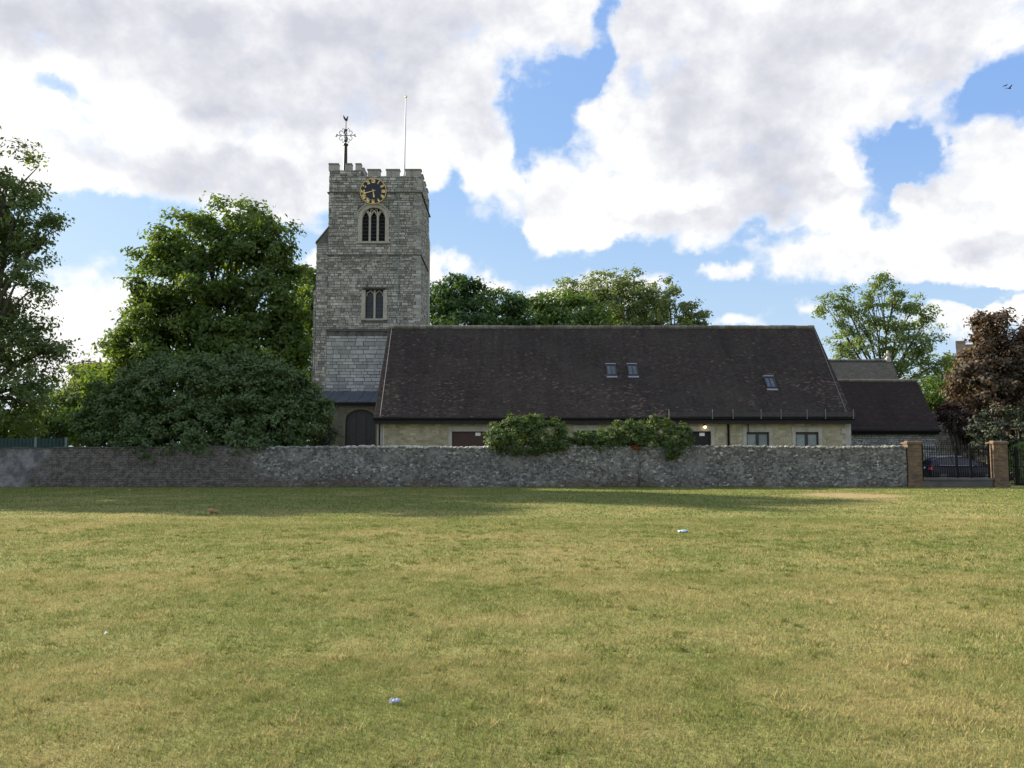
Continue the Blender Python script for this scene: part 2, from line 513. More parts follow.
def boundary_mat():
    """Flint rubble with pale mortar, passing on the west into old dark brick and a patch of render."""
    m, t = material('flint_and_brick')
    P = t.pos()
    s = t.node('ShaderNodeSeparateXYZ', {0: P})
    X, Z = s.outputs[0], s.outputs[2]
    wob = t.v('MULTIPLY', t.v('SUBTRACT', t.noise(P, 3.0, 3, 0.5, 'Color'), (.5, .5, .5)), (0.14, 0.0, 0.10))
    Q = t.v('ADD', P, wob)
    v1 = t.node('ShaderNodeTexVoronoi', {'Vector': t.v('MULTIPLY', Q, (1.0, 0.25, 1.35)), 'Scale': 8.0, 'Randomness': 1.0})
    ve = t.node('ShaderNodeTexVoronoi', {'Vector': t.v('MULTIPLY', Q, (1.0, 0.25, 1.35)), 'Scale': 8.0, 'Randomness': 1.0}, feature='DISTANCE_TO_EDGE')
    r = t.node('ShaderNodeSeparateColor', {0: v1.outputs['Color']})
    flint = t.ramp(r.outputs[0], [(0.0, (0.070, 0.069, 0.064)), (0.40, (0.150, 0.149, 0.135)), (0.70, (0.238, 0.235, 0.212)), (0.94, (0.335, 0.328, 0.29)), (1.0, (0.54, 0.52, 0.45))])
    flint = t.mix(t.rng(r.outputs[1], 0.90, 0.95, 0, 0.5), flint, (0.17, 0.115, 0.08))
    big = t.noise(P, 0.55, 5, 0.62)
    mort = t.mix(t.rng(t.noise(P, 1.1, 4), 0.38, 0.66), (0.15, 0.148, 0.133), (0.31, 0.304, 0.27))
    c = t.mix(t.rng(ve.outputs['Distance'], 0.015, 0.07), mort, flint)
    c = t.mix(t.rng(big, 0.50, 0.68, 0, 0.5), c, mort)
    c = t.mix(t.rng(t.noise(P, 0.9, 4), 0.55, 0.75, 0, 0.5), c, (0.085, 0.088, 0.08))
    foot = t.m('MULTIPLY', t.rng(Z, 0.75, 0.1), t.rng(t.noise(P, 0.45, 4, 0.6), 0.42, 0.62))
    c = t.mix(t.m('MULTIPLY', foot, 0.65), c, (0.12, 0.088, 0.062))
    uv = t.node('ShaderNodeCombineXYZ', {0: X, 1: Z, 2: 0.0}).outputs[0]
    b = t.node('ShaderNodeTexBrick', {'Vector': uv, 'Color1': (0.160, 0.128, 0.108, 1), 'Color2': (0.085, 0.076, 0.068, 1), 'Mortar': (0.22, 0.21, 0.185, 1),
                                      'Scale': 1.0, 'Mortar Size': 0.009, 'Brick Width': 0.23, 'Row Height': 0.085})
    bc = t.mix(t.rng(t.noise(P, 4.0, 5, 0.7), 0.40, 0.62, 0, 0.75), b.outputs['Color'], (0.045, 0.042, 0.042))
    bc = t.mix(t.rng(t.noise(P, 9.0, 3, 0.7), 0.66, 0.74, 0, 0.6), bc, (0.30, 0.28, 0.24))
    edge = t.m('ADD', X, t.m('MULTIPLY', t.m('SUBTRACT', t.noise(P, 0.8, 4, 0.6), 0.5), 7.0))
    edge = t.m('ADD', edge, t.m('MULTIPLY', Z, 1.6))
    isb = t.m('MULTIPLY', t.rng(edge, -10.4, -12.2), t.rng(t.m('SUBTRACT', edge, t.m('MULTIPLY', Z, 2.6)), -25.3, -24.2))
    ren = t.mix(t.rng(t.noise(P, 2.2, 5, 0.6), 0.36, 0.64), (0.13, 0.128, 0.128), (0.27, 0.265, 0.26))
    left = t.rng(X, -20.5, -23.5)
    c = t.mix(left, c, ren)
    c = t.mix(isb, c, bc)
    h = t.m('ADD', t.m('MULTIPLY', t.rng(ve.outputs['Distance'], 0.0, 0.12), t.m('SUBTRACT', 1.0, isb)), t.m('MULTIPLY', t.noise(P, 14, 4), 0.6))
    principled(t, c, 0.92, bump=h, bump_d=0.032, bump_s=0.8, spec=0.2)
    return m


M['boundary'] = boundary_mat()


def lawn_tone(t, P):
    """The lawn's own colour: worn straw and green patches."""
    s = t.node('ShaderNodeSeparateXYZ', {0: P})
    Q = t.node('ShaderNodeCombineXYZ', {0: s.outputs[0], 1: s.outputs[1], 2: 0.0}).outputs[0]
    a = t.noise(Q, 0.11, 3, 0.5)
    b = t.noise(Q, 0.55, 5, 0.62)
    c = t.noise(Q, 2.6, 4, 0.6)
    far = t.m('ADD', t.rng(s.outputs[1], 14.0, 30.0, 0.0, 0.16), t.rng(t.m('SUBTRACT', s.outputs[1], t.m('MULTIPLY', s.outputs[0], 0.5)), 20.0, 36.0, 0.0, 0.16))
    mixv = t.m('ADD', t.m('MULTIPLY', a, 0.55), t.m('ADD', t.m('MULTIPLY', b, 0.75), t.m('MULTIPLY', c, 0.30)))
    return t.m('SUBTRACT', t.rng(mixv, 0.60, 1.09), far), Q, s


STRAW = (0.305, 0.262, 0.114)
GREEN = (0.176, 0.208, 0.060)


def lawn_mat():
    m, t = material('mown_dry_lawn')
    f, Q, s = lawn_tone(t, t.pos())
    fine = t.noise(Q, 38.0, 3, 0.7)
    fine2 = t.noise(t.v('MULTIPLY', Q, (1, 0.35, 1)), 9.0, 4, 0.7)
    g = t.mix(t.rng(fine2, 0.3, 0.7), tuple(k * 0.72 for k in GREEN), tuple(k * 1.2 for k in GREEN))
    st = t.mix(t.rng(fine2, 0.3, 0.7), tuple(k * 0.72 for k in STRAW), tuple(k * 1.18 for k in STRAW))
    c = t.mix(f, g, st)
    c = t.mix(t.rng(fine, 0.42, 0.72, 0, 0.45), c, (0.085, 0.080, 0.028))
    # bare trodden earth in front of the wall
    e0 = ground(851, 495.5)
    q = t.v('MULTIPLY', t.v('SUBTRACT', Q, (e0.x, e0.y, 0)), (1 / 2.3, 1 / 2.6, 0))
    d = t.m('ADD', t.v('LENGTH', q), t.m('MULTIPLY', t.m('SUBTRACT', t.noise(Q, 1.1, 5, 0.65), 0.5), 1.7))
    c = t.mix(t.rng(d, 1.05, 0.55, 0, 0.85), c, (0.36, 0.255, 0.135))
    principled(t, c, 0.95, bump=fine, bump_d=0.03, bump_s=0.6, spec=0.08)
    return m


def blade_mat():
    m, t = material('grass_blades')
    f, Q, s = lawn_tone(t, t.pos())
    r = t.attr()
    dry = t.rng(t.m('ADD', t.m('MULTIPLY', f, 0.75), t.m('MULTIPLY', r, 0.55)), 0.30, 0.80)
    c = t.mix(dry, tuple(k * 0.95 for k in GREEN), tuple(k * 1.25 for k in STRAW))
    c = t.mix(t.rng(r, 0.93, 0.95, 0, 0.6), c, (0.45, 0.37, 0.19))
    df = t.node('ShaderNodeBsdfDiffuse', {'Color': c})
    tr = t.node('ShaderNodeBsdfTranslucent', {'Color': c})
    mx = t.node('ShaderNodeMixShader', {0: 0.35})
    t.l.new(df.outputs[0], mx.inputs[1])
    t.l.new(tr.outputs[0], mx.inputs[2])
    t.l.new(mx.outputs[0], t.out.inputs[0])
    return m


def leaf_mat(name, dark, light, trans=0.40, gloss=0.025, tcol=None):
    m, t = material(name)
    r = t.attr()
    n = t.noise(t.pos(), 0.6, 3)
    k = t.m('ADD', t.m('MULTIPLY', r, 0.8), t.m('MULTIPLY', t.m('SUBTRACT', n, 0.5), 0.7), clamp=True)
    c = t.mix(k, dark, light)
    df = t.node('ShaderNodeBsdfDiffuse', {'Color': c})
    tr = t.node('ShaderNodeBsdfTranslucent', {'Color': t.mix(1.0, c, tcol or (1.35, 1.25, 0.55), 'MULTIPLY')})
    gl = t.node('ShaderNodeBsdfGlossy', {'Color': (0.9, 0.95, 1.0, 1), 'Roughness': 0.6})
    mx = t.node('ShaderNodeMixShader', {0: trans})
    t.l.new(df.outputs[0], mx.inputs[1])
    t.l.new(tr.outputs[0], mx.inputs[2])
    m2 = t.node('ShaderNodeMixShader', {0: gloss})
    t.l.new(mx.outputs[0], m2.inputs[1])
    t.l.new(gl.outputs[0], m2.inputs[2])
    t.l.new(m2.outputs[0], t.out.inputs[0])
    return m


def bark_mat():
    m, t = material('bark')
    P = t.v('MULTIPLY', t.pos(), (1, 1, 0.2))
    n = t.noise(P, 9, 5, 0.65)
    principled(t, t.ramp(n, [(0.3, (0.045, 0.038, 0.03)), (0.7, (0.13, 0.115, 0.09))]), 0.95, bump=n, bump_d=0.04, bump_s=0.8, spec=0.1)
    return m


M['lawn'] = lawn_mat()
M['blades'] = blade_mat()
M['bark'] = bark_mat()


# ------------------------------------------------------------------ ground and grass
def build_ground():
    b = MB()
    xs = [-3000, -300, -60, -20, 0, 20, 60, 300, 3000]
    ys = [-300, -30, 0, 10, 20, 40, 60, 120, 400, 4000]
    for i in range(len(xs) - 1):
        for j in range(len(ys) - 1):
            b.face([(xs[i], ys[j], 0), (xs[i + 1], ys[j], 0), (xs[i + 1], ys[j + 1], 0), (xs[i], ys[j + 1], 0)])
    tag(b.build('lawn', M['lawn']), 'mown lawn worn to straw colour in patches', 'lawn', kind='structure')
    rg = np.random.default_rng(3)
    V, T = [], []
    for (y0, y1, dens, w, h) in ((3.6, 7.0, 6500, 0.0026, 0.033), (7.0, 12.0, 2400, 0.0042, 0.036), (12.0, 22.0, 700, 0.008, 0.040), (22.0, 42.4, 130, 0.018, 0.045)):
        hw = 0.66 * y1 + 2.0
        n = int(dens * (y1 - y0) * 2 * hw)
        x = rg.uniform(-hw, hw, n)
        y = rg.uniform(y0, y1, n)
        keep = np.abs(x) < 0.66 * y + 2.0
        e0 = ground(851, 495.5)
        pr = np.hypot((x - e0.x) / 2.3, (y - e0.y) / 2.6) + rg.normal(0, .18, len(x)) + .25 * np.sin(x * 2.1) * np.sin(y * 1.7 + x)
        keep &= pr > .85
        x, y = x[keep], y[keep]
        # clumps
        cl = 0.5 + 0.5 * np.sin(x * 7.1 + 2.0 * np.sin(y * 3.3)) * np.sin(y * 6.3 + 2.2 * np.sin(x * 2.9))
        n = len(x)
        hh = h * rg.uniform(0.35, 1.15, n) * (0.65 + 0.55 * cl)
        ww = w * rg.uniform(0.6, 1.3, n)
        a = rg.uniform(0, 2 * np.pi, n)
        la = rg.uniform(0, 2 * np.pi, n)
        ln = rg.uniform(0.2, 1.1, n) * hh
        dx, dy = np.cos(a) * ww, np.sin(a) * ww
        p0 = np.stack([x - dx, y - dy, np.full(n, 0.0)], 1)
        p1 = np.stack([x + dx, y + dy, np.full(n, 0.0)], 1)
        p2 = np.stack([x + np.cos(la) * ln, y + np.sin(la) * ln, hh], 1)
        V.append(np.stack([p0, p1, p2], 1).reshape(-1, 3))
        T.append(rg.uniform(0, 1, n))
    # coarser tufts and weeds
    nt, nb = 1500, 26
    ty = 4.0 + 16.0 * rg.uniform(0, 1, nt) ** .8
    tx = rg.uniform(-1, 1, nt) * (0.64 * ty + 1)
    rad = rg.uniform(.02, .09, nt)
    q = rg.normal(size=(nt, nb, 2)) * rad[:, None, None]
    px, py = (tx[:, None] + q[..., 0]).ravel(), (ty[:, None] + q[..., 1]).ravel()
    n = nt * nb
    hh = np.repeat(rg.uniform(.026, .056, nt), nb) * rg.uniform(.5, 1.1, n)
    ww = np.repeat(.0030 + .0004 * ty, nb) * rg.uniform(.7, 1.5, n)
    a, la = rg.uniform(0, 6.283, n), rg.uniform(0, 6.283, n)
    ln = rg.uniform(.4, 1.2, n) * hh
    dx, dy = np.cos(a) * ww, np.sin(a) * ww
    V.append(np.stack([np.stack([px - dx, py - dy, 0 * px], 1), np.stack([px + dx, py + dy, 0 * px], 1), np.stack([px + np.cos(la) * ln, py + np.sin(la) * ln, hh], 1)], 1).reshape(-1, 3))
    T.append(np.clip(np.repeat(np.where(rg.uniform(0, 1, nt) < .72, rg.uniform(-.3, .15, nt), rg.uniform(.75, 1.1, nt)), nb) + rg.normal(0, .08, n), -.6, 1.1))
    # longer uncut grass at the foot of the wall and piers
    n = 7000
    px = rg.uniform(-34, 20, n)
    px = px[np.sin(px * 1.3) + np.sin(px * 3.7 + 1) + rg.normal(0, .6, n) > -.2]
    n = len(px)
    py = 42.95 - np.abs(rg.normal(0, .09, n))
    hh = rg.uniform(.04, .15, n) * (.6 + .4 * np.sin(px * 2.1) ** 2)
    a = rg.uniform(-.6, .6, n)
    lx = rg.normal(0, .5, n) * hh
    dx, dy = np.cos(a) * .008, np.sin(a) * .008
    V.append(np.stack([np.stack([px - dx, py - dy, 0 * px], 1), np.stack([px + dx, py + dy, 0 * px], 1), np.stack([px + lx, py - .2 * hh, hh], 1)], 1).reshape(-1, 3))
    T.append(rg.uniform(-.2, .7, n))
    V = np.concatenate(V)
    T = np.concatenate(T)
    raw_mesh('grass', V, 3, T, M['blades'], None, 'short mown grass blades of the lawn', 'grass', 'stuff')


def raw_mesh(name, V, k, T, mat, parent=None, label=None, cat=None, kind=None):
    n = len(V) // k
    off = np.array(parent_world(parent))
    me = bpy.data.meshes.new(name)
    me.vertices.add(len(V))
    me.vertices.foreach_set('co', (V - off).astype(np.float32).ravel())
    me.loops.add(len(V))
    me.loops.foreach_set('vertex_index', np.arange(len(V), dtype=np.int32))
    me.polygons.add(n)
    me.polygons.foreach_set('loop_start', np.arange(0, len(V), k, dtype=np.int32))
    me.materials.append(mat)
    me.update(calc_edges=True)
    at_ = me.attributes.new('tint', 'FLOAT', 'FACE')
    at_.data.foreach_set('value', T.astype(np.float32))
    o = bpy.data.objects.new(name, me)
    COL.objects.link(o)
    if parent is not None:
        o.parent = parent
    return tag(o, label, cat, kind=kind)


build_ground()


# ------------------------------------------------------------------ masonry helpers
def facing(b, O, U, Vv, Nn, w, h, holes, rnd, row=(0.10, 0.25), length=(0.13, 0.55), proud=(0.004, 0.045), gap=0.014, bias=None):
    """Coursed rubble: separate stones standing a little proud of the wall plane O + u*U + v*Vv."""
    O, U, Vv, Nn = Vector(O), Vector(U), Vector(Vv), Vector(Nn)
    z = 0.0
    while z < h - 0.05:
        rh = min(rnd.uniform(*row), h - z)
        if h - z - rh < 0.08:
            rh = h - z
        x = -rnd.uniform(0, 0.3)
        while x < w:
            L = rnd.uniform(*length)
            segs = [(max(x, 0), min(x + L, w))]
            for (hx0, hx1, hz0, hz1) in holes:
                if z + rh > hz0 + 0.01 and z < hz1 - 0.01:
                    new = []
                    for (s0, s1) in segs:
                        if s1 <= hx0 or s0 >= hx1:
                            new.append((s0, s1))
                        else:
                            if s0 < hx0:
                                new.append((s0, hx0))
                            if s1 > hx1:
                                new.append((hx1, s1))
                    segs = new
            for (s0, s1) in segs:
                if s1 - s0 < 0.07:
                    continue
                d = rnd.uniform(*proud)
                g = gap * rnd.uniform(0.6, 1.6)
                b.tint = min(1, max(0, rnd.gauss(0.46, 0.30) + (bias(s0, z) if bias else 0)))
                e = 0.012
                q = [O + U * uu + Vv * vv for uu, vv in ((s0 + g, z + g), (s1 - g, z + g + rnd.uniform(-e, e)), (s1 - g + rnd.uniform(-e, e), z + rh - g), (s0 + g, z + rh - g + rnd.uniform(-e, e)))]
                c = sum(q, Vector()) / 4
                top = [p + (c - p) * 0.06 + Nn * (d + rnd.uniform(-.003, .003)) for p in q]
                b.poly(q + top, [(4, 5, 6, 7), (0, 1, 5, 4), (1, 2, 6, 5), (2, 3, 7, 6), (3, 0, 4, 7)])
            x += L
        z += rh
    b.tint = 0.5


def wall_plane(b, O, U, Vv, Nn, w, h, holes, depth):
    """The wall's front sheet with rectangular openings and their reveals."""
    O, U, Vv, Nn = Vector(O), Vector(U), Vector(Vv), Vector(Nn)
    us = sorted({0, w, *[q for hh in holes for q in hh[:2]]})
    vs = sorted({0, h, *[q for hh in holes for q in hh[2:]]})
    for i in range(len(us) - 1):
        for j in range(len(vs) - 1):
            cu, cv = (us[i] + us[i + 1]) / 2, (vs[j] + vs[j + 1]) / 2
            if any(a < cu < c and d < cv < e for a, c, d, e in holes):
                continue
            b.face([O + U * us[i] + Vv * vs[j], O + U * us[i + 1] + Vv * vs[j], O + U * us[i + 1] + Vv * vs[j + 1], O + U * us[i] + Vv * vs[j + 1]])
    for (a, c, d, e) in holes:
        q = [O + U * a + Vv * d, O + U * c + Vv * d, O + U * c + Vv * e, O + U * a + Vv * e]
        r = [p - Nn * depth for p in q]
        for k in range(4):
            b.face([q[k], r[k], r[(k + 1) % 4], q[(k + 1) % 4]])


def tiled(b, p00, p10, p11, p01, rnd, course=0.10, tile=0.165, thick=0.013, tint=None):
    """Courses of plain tiles on the slope p00 (eave, left), p10 (eave, right), p11 / p01 (top): each tile lies on the one below."""
    p00, p10, p11, p01 = map(Vector, (p00, p10, p11, p01))
    n = (p10 - p00).cross(p01 - p00).normalized()
    L = ((p01 - p00).length + (p11 - p10).length) / 2
    rows = max(2, int(L / course))
    for r in range(rows):
        a, c = r / rows, (r + 1) / rows
        l0, r0 = p00.lerp(p01, a), p10.lerp(p11, a)
        l1, r1 = p00.lerp(p01, c), p10.lerp(p11, c)
        wdt = (r0 - l0).length
        cols = max(1, int(wdt / tile))
        shift = (0.5 if r % 2 else 0.0) + rnd.uniform(-.06, .06)
        cuts = [0.0] + [min(1, max(0, (k + shift) / cols)) for k in range(1, cols)] + [1.0]
        sag = 0.0
        for k in range(len(cuts) - 1):
            s0, s1 = cuts[k], cuts[k + 1]
            if s1 - s0 < 1e-4:
                continue
            lift = thick + abs(rnd.gauss(0, 0.004))
            dn = n * lift
            x = l0.lerp(r0, s0)
            y = l0.lerp(r0, s1)
            drop = (l0 - l1) * rnd.uniform(0, 0.06)
            b.tint = tint(a, (s0 + s1) / 2, rnd) if tint else min(1, max(0, rnd.gauss(0.4, 0.2)))
            q = [x + drop + dn, y + drop + dn * rnd.uniform(0.8, 1.2), l1.lerp(r1, s1) + n * 0.002, l1.lerp(r1, s0) + n * 0.002]
            b.poly(q + [x + drop, y + drop], [(0, 1, 2, 3), (4, 5, 1, 0)])
    b.tint = 0.5


# ------------------------------------------------------------------ church tower
TY = 63.0
TX0, TX1 = -13.72, -6.86
TB = 69.5


def zt(py, Y=TY):
    return at(512, py, Y).z


def xt(px, py, Y=TY):
    return at(px, py, Y).x


def build_tower():
    rnd = random.Random(21)
    tw = thing('church_tower', 'tall grey ragstone church tower with battlements and a stair turret', 'church tower', ((TX0 + TX1) / 2, TY, 0))
    z_par = zt(176)              # foot of the crenel gaps
    z_mer = zt(168.6)
    zs1, zs2, zs3 = zt(192.3), zt(254.5), zt(330)
    # openings, in wall coordinates (u from TX0, v from 0)
    bx0, bx1, bz0, bz1 = xt(361.3, 240), xt(385.3, 240), zt(241.5), zt(207.5)
    lx0, lx1, lz0, lz1 = xt(365.5, 305), xt(383.2, 305), zt(318.5), zt(290)
    holes = [(bx0 - TX0, bx1 - TX0, bz0, bz1), (lx0 - TX0, lx1 - TX0, lz0, lz1)]
    b = MB()
    b.mat = 1
    wall_plane(b, (TX0, TY, 0), (1, 0, 0), (0, 0, 1), (0, -1, 0), TX1 - TX0, z_par, holes, 0.6)
    b.face([(TX1, TY, 0), (TX1, TB, 0), (TX1, TB, z_par), (TX1, TY, z_par)])
    b.face([(TX0, TB, 0), (TX0, TY, 0), (TX0, TY, z_par), (TX0, TB, z_par)])
    b.face([(TX1, TB, 0), (TX0, TB, 0), (TX0, TB, z_par), (TX1, TB, z_par)])
    b.face([(TX0, TY, z_par - .9), (TX1, TY, z_par - .9), (TX1, TB, z_par - .9), (TX0, TB, z_par - .9)])
    b.mat = 0
    H = z_par
    blocked = [(bx0 - TX0 - .27, bx1 - TX0 + .27, bz0 - .1, bz1 + .05), (lx0 - TX0 - .30, lx1 - TX0 + .30, lz0 - .12, lz1 + .12)]
    hb = lambda u, v: 0.04 * math.sin(u * 1.1 + v * 0.7) + 0.05 * math.sin(v * 2.1 + u * 0.3)
    # rubble above the set-off, paler ashlar below it
    facing(b, (TX0, TY, zs3 + .08), (1, 0, 0), (0, 0, 1), (0, -1, 0), TX1 - TX0, H - zs3 - .08, [(a, c, d - zs3 - .08, e - zs3 - .08) for a, c, d, e in blocked], rnd, bias=hb)
    facing(b, (TX1, TY, 0), (0, 1, 0), (0, 0, 1), (1, 0, 0), TB - TY, H, [], rnd)
    facing(b, (TX0, TB, 0), (0, -1, 0), (0, 0, 1), (-1, 0, 0), TB - TY, H, [], rnd)
    b.mat = 2
    facing(b, (TX0, TY, 0), (1, 0, 0), (0, 0, 1), (0, -1, 0), TX1 - TX0, zs3 - .45, [], rnd, row=(0.2, 0.34), length=(0.35, 1.0), gap=0.014)
    # broken band of dark flint under the set-off
    b.mat = 3
    facing(b, (TX0 + .6, TY, zs3 - .43), (1, 0, 0), (0, 0, 1), (0, -1, 0), TX1 - TX0 - .7, .40, [(q, q + rnd.uniform(.3, .7), -.1, .27) for q in (.3, 1.1, 2.1, 2.9, 3.9, 5.0)], rnd, row=(.1, .2), length=(.15, .4))
    b.build('wall', [M['tower_stone'], M['mortar'], M['ashlar'], M['flint_dark']], tw)

    # quoins, string courses and set-offs
    q = MB()
    z, k = 0.2, 0
    while z < z_par - .4:
        h = rnd.uniform(.16, .32)
        L = rnd.uniform(.4, .6) if k % 2 else rnd.uniform(.22, .34)
        q.tint = min(1, max(0, rnd.gauss(.46, .3)))
        q.box((TX1 - L, TY - .04, z), (TX1 + .04, TY + (.3 if k % 2 else .52), z + h - .015))
        z += h
        k += 1
    q.build('quoin', M['tower_stone'], tw)
    for zz, pr, hh in ((zs1, .13, .13), (zs2, .11, .15), (zs3, .10, .16)):
        s = MB()
        s.tint = 0.12
        s.prism([(TX0 - pr, TY - pr, zz - hh / 2), (TX1 + pr, TY - pr, zz - hh / 2), (TX1 + pr, TY - pr + .02, zz), (TX0 - pr, TY - pr + .02, zz)], (0, pr + TB - TY + pr, 0))
        s.build('string_course', M['mortar'], tw)

    # battlements
    def merlon(x0, x1, y0, y1, z0, z1, cap=.12):
        p = MB()
        p.tint = rnd.uniform(.3, .6)
        p.box((x0, y0, z0), (x1, y1, z1 - cap))
        p.tint = rnd.uniform(.0, .25)
        p.prism([(x0 - .05, y0 - .06, z1 - cap), (x1 + .05, y0 - .06, z1 - cap), (x1 + .05, (y0 + y1) / 2 - .1, z1), (x0 - .05, (y0 + y1) / 2 - .1, z1)], (0, .001, 0))
        p.box((x0 - .05, y0 - .06, z1 - cap), (x1 + .05, y1 + .06, z1 - cap * .3))
        p.build('merlon', M['tower_stone'], tw)
    th = .45
    tx = xt(361.8, 172)
    for a, c in ((367.8, 380), (386.3, 399.2)):
        merlon(xt(a, 172), xt(c, 172), TY, TY + th, z_par, z_mer)
    merlon(xt(405.5, 172), TX1, TY, TY + th, z_par, z_mer)
    y = TY + th + .75
    while y < TB - .9:
        merlon(TX1 - th, TX1, y, min(y + 1.0, TB), z_par, z_mer)
        y += 1.7
    for x in np.arange(tx + .2, TX1 - 1.0, 1.6):
        merlon(x, x + .9, TB - th, TB, z_par, z_mer)
    y = TY + 3.0
    while y < TB - .9:
        merlon(TX0, TX0 + th, y, y + 1.0, z_par, z_mer)
        y += 1.7

    # the stair turret in the corner, rising above the parapet
    t = MB()
    zt0, zt1 = zt(170.3), zt(163.2)
    t.mat = 1
    t.box((TX0 + .004, TY + .004, z_par + .004), (tx, TY + 2.5, zt0))
    t.mat = 0
    facing(t, (TX0, TY, z_par + .01), (1, 0, 0), (0, 0, 1), (0, -1, 0), tx - TX0, zt0 - z_par, [], rnd, row=(.15, .22))
    tc = ((TX0 + tx) / 2, TY + 1.26)
    for a, c in ((328.2, 339), (344.6, 352.2), (355.0, 361.6)):
        x0, x1 = xt(a, 167), xt(c, 167)
        t.tint = rnd.uniform(.3, .6)
        t.box((x0 + .03, TY + .02, zt0), (x1 - .03, TY + .42, zt1 - .1))
        t.tint = .1
        t.box((x0 + .02, TY - .03, zt1 - .1), (x1 - .02, TY + .47, zt1))
    for yy in (TY + 1.0, TY + 1.9):
        for x0 in (TX0 + .02, tx - .42):
            t.tint = rnd.uniform(.3, .6)
            t.box((x0, yy, zt0), (x0 + .4, yy + .55, zt1 - .1))
            t.tint = .1
            t.box((x0 - .03, yy - .03, zt1 - .1), (x0 + .43, yy + .58, zt1))
    t.build('stair_turret', [M['tower_stone'], M['mortar']], tw)

    # stepped buttress on the left corner
    u = MB()
    steps = [(xt(316.5, 260), zt(243), zt(228)), (xt(313.2, 320), zt(290), zt(283)), (xt(311.6, 370), zt(347), zt(341))]
    zb = 0
    u.mat = 1
    for i, (x0, z1, z2) in enumerate(steps):
        xin = TX0 if i == 0 else steps[i - 1][0]
        zl = steps[i + 1][1] if i < 2 else 0
        u.mat = 1
        u.prism([(x0, TY + .03, 0), (xin, TY + .03, 0), (xin, TY + .03, z2), (x0, TY + .03, z1)], (0, 1.5, 0))
        u.mat = 0
        facing(u, (x0, TY + .03, 0), (1, 0, 0), (0, 0, 1), (0, -1, 0), xin - x0, z1, [], rnd, length=(.2, .5))
        u.mat = 2
        facing(u, (x0, TY + 1.5, 0), (0, -1, 0), (0, 0, 1), (-1, 0, 0), 1.47, z1, [], rnd)
        u.mat = 3
        u.tint = .5
        # sloped weathering
        u.prism([(x0 - .1, TY - .03, z1 - .04), (x0 - .1, TY - .03, z1 + .08), (xin + .003, TY - .03, z2 + .14), (xin + .003, TY - .03, z2 + .02)], (0, 1.6, 0))
    u.build('buttress', [M['tower_stone'], M['mortar'], M['dressing'], M['ridge']], tw)
    # right rear corner buttress, seen edge-on
    u = MB()
    u.tint = .6
    u.box((TX1 + .003, TB - .9, 0), (TX1 + .12, TB - .05, zt(222)))
    u.prism([(TX1 + .003, TB - .9, zt(222)), (TX1 + .12, TB - .9, zt(222)), (TX1 + .003, TB - .9, zt(212))], (0, .85, 0))
    u.build('corner_buttress', M['dressing'], tw)

    # belfry window: three lights under a pointed arch
    win = MB()
    xc, hw = (bx0 + bx1) / 2, (bx1 - bx0) / 2
    zsp = bz1 - hw * .92        # springing
    def arch(half, top, n=16):
        pts = []
        for k in range(n + 1):
            a = math.pi * k / n
            cx = -math.cos(a) * half
            e = math.sin(a)
            pts.append((xc + cx, zsp + top * (e ** .86)))
        return pts
    inner, outer = arch(hw * .97, hw * .92), arch(hw + .27, hw * .92 + .24)
    yF, yB = TY - .05, TY + .35
    prof = []
    for ring, yy in ((outer, TY - .02), (outer, yF), (inner, yF + .03), (inner, yB)):
        full = [(ring[0][0], bz0)] + ring + [(ring[-1][0], bz0)]
        prof.append([(x, yy, z) for x, z in full])
    for a, c in zip(prof[:-1], prof[1:]):
        for k in range(len(a) - 1):
            win.tint = .35 + .3 * ((k * 7) % 5) / 5
            win.face([a[k], a[k + 1], c[k + 1], c[k]])
    # spandrels between the arch and the square hole behind it
    win.tint = .5
    lft = [(x, TY + .02, z) for x, z in arch(hw * .97, hw * .92)[:9]]
    win.face([(bx0 - .03, TY + .02, zsp)] + lft + [(xc, TY + .02, bz1 + .05), (bx0 - .03, TY + .02, bz1 + .05)])
    rgt = [(x, TY + .02, z) for x, z in arch(hw * .97, hw * .92)[8:]]
    win.face([(bx1 + .03, TY + .02, bz1 + .05), (xc, TY + .02, bz1 + .05)] + rgt + [(bx1 + .03, TY + .02, zsp)])
    win.tint = .2
    win.box((bx0 - .36, TY - .11, bz0 - .16), (bx1 + .36, TY + .3, bz0 - .001))
    wo = win.build('belfry_window', M['dressing'], tw)
    hood = MB()
    hood.tint = .1
    o1, o2 = arch(hw + .275, hw * .92 + .245), arch(hw + .37, hw * .92 + .33)
    for k in range(len(o1) - 1):
        hood.prism([(o1[k][0], TY - .12, o1[k][1]), (o1[k + 1][0], TY - .12, o1[k + 1][1]), (o2[k + 1][0], TY - .12, o2[k + 1][1]), (o2[k][0], TY - .12, o2[k][1])], (0, .12, 0))
    hood.build('hood_mould', M['dressing'], wo)
    tr = MB()
    lw = hw * 2 / 3
    for s in (-.5, .5):
        tr.box((xc + s * lw - .075, TY + .1, bz0), (xc + s * lw + .075, TY + .28, bz1 - .32))
    for c in (-1, 0, 1):        # pointed heads of the lights
        for sgn in (-1, 1):
            pts = []
            for k in range(6):
                a = k / 5
                pts.append((xc + c * lw + sgn * lw * .5 * (1 - a ** 1.6), TY + .19, zsp + .02 + a * .62))
            tr.tube(pts, .062, 6)
    for sgn in (-1, 1):
        tr.tube([(xc + sgn * lw * .5, TY + .19, zsp + .3), (xc + sgn * lw * .35, TY + .19, zsp + .75), (xc + sgn * lw * .1, TY + .19, bz1 - .12)], .055, 6)
        tr.tube([(xc + sgn * lw * .5, TY + .19, zsp + .3), (xc + sgn * lw * .78, TY + .19, zsp + .6), (xc + sgn * lw * .9, TY + .19, zsp + .75)], .05, 6)
    tr.build('tracery', M['dressing'], wo)
    lv = MB()
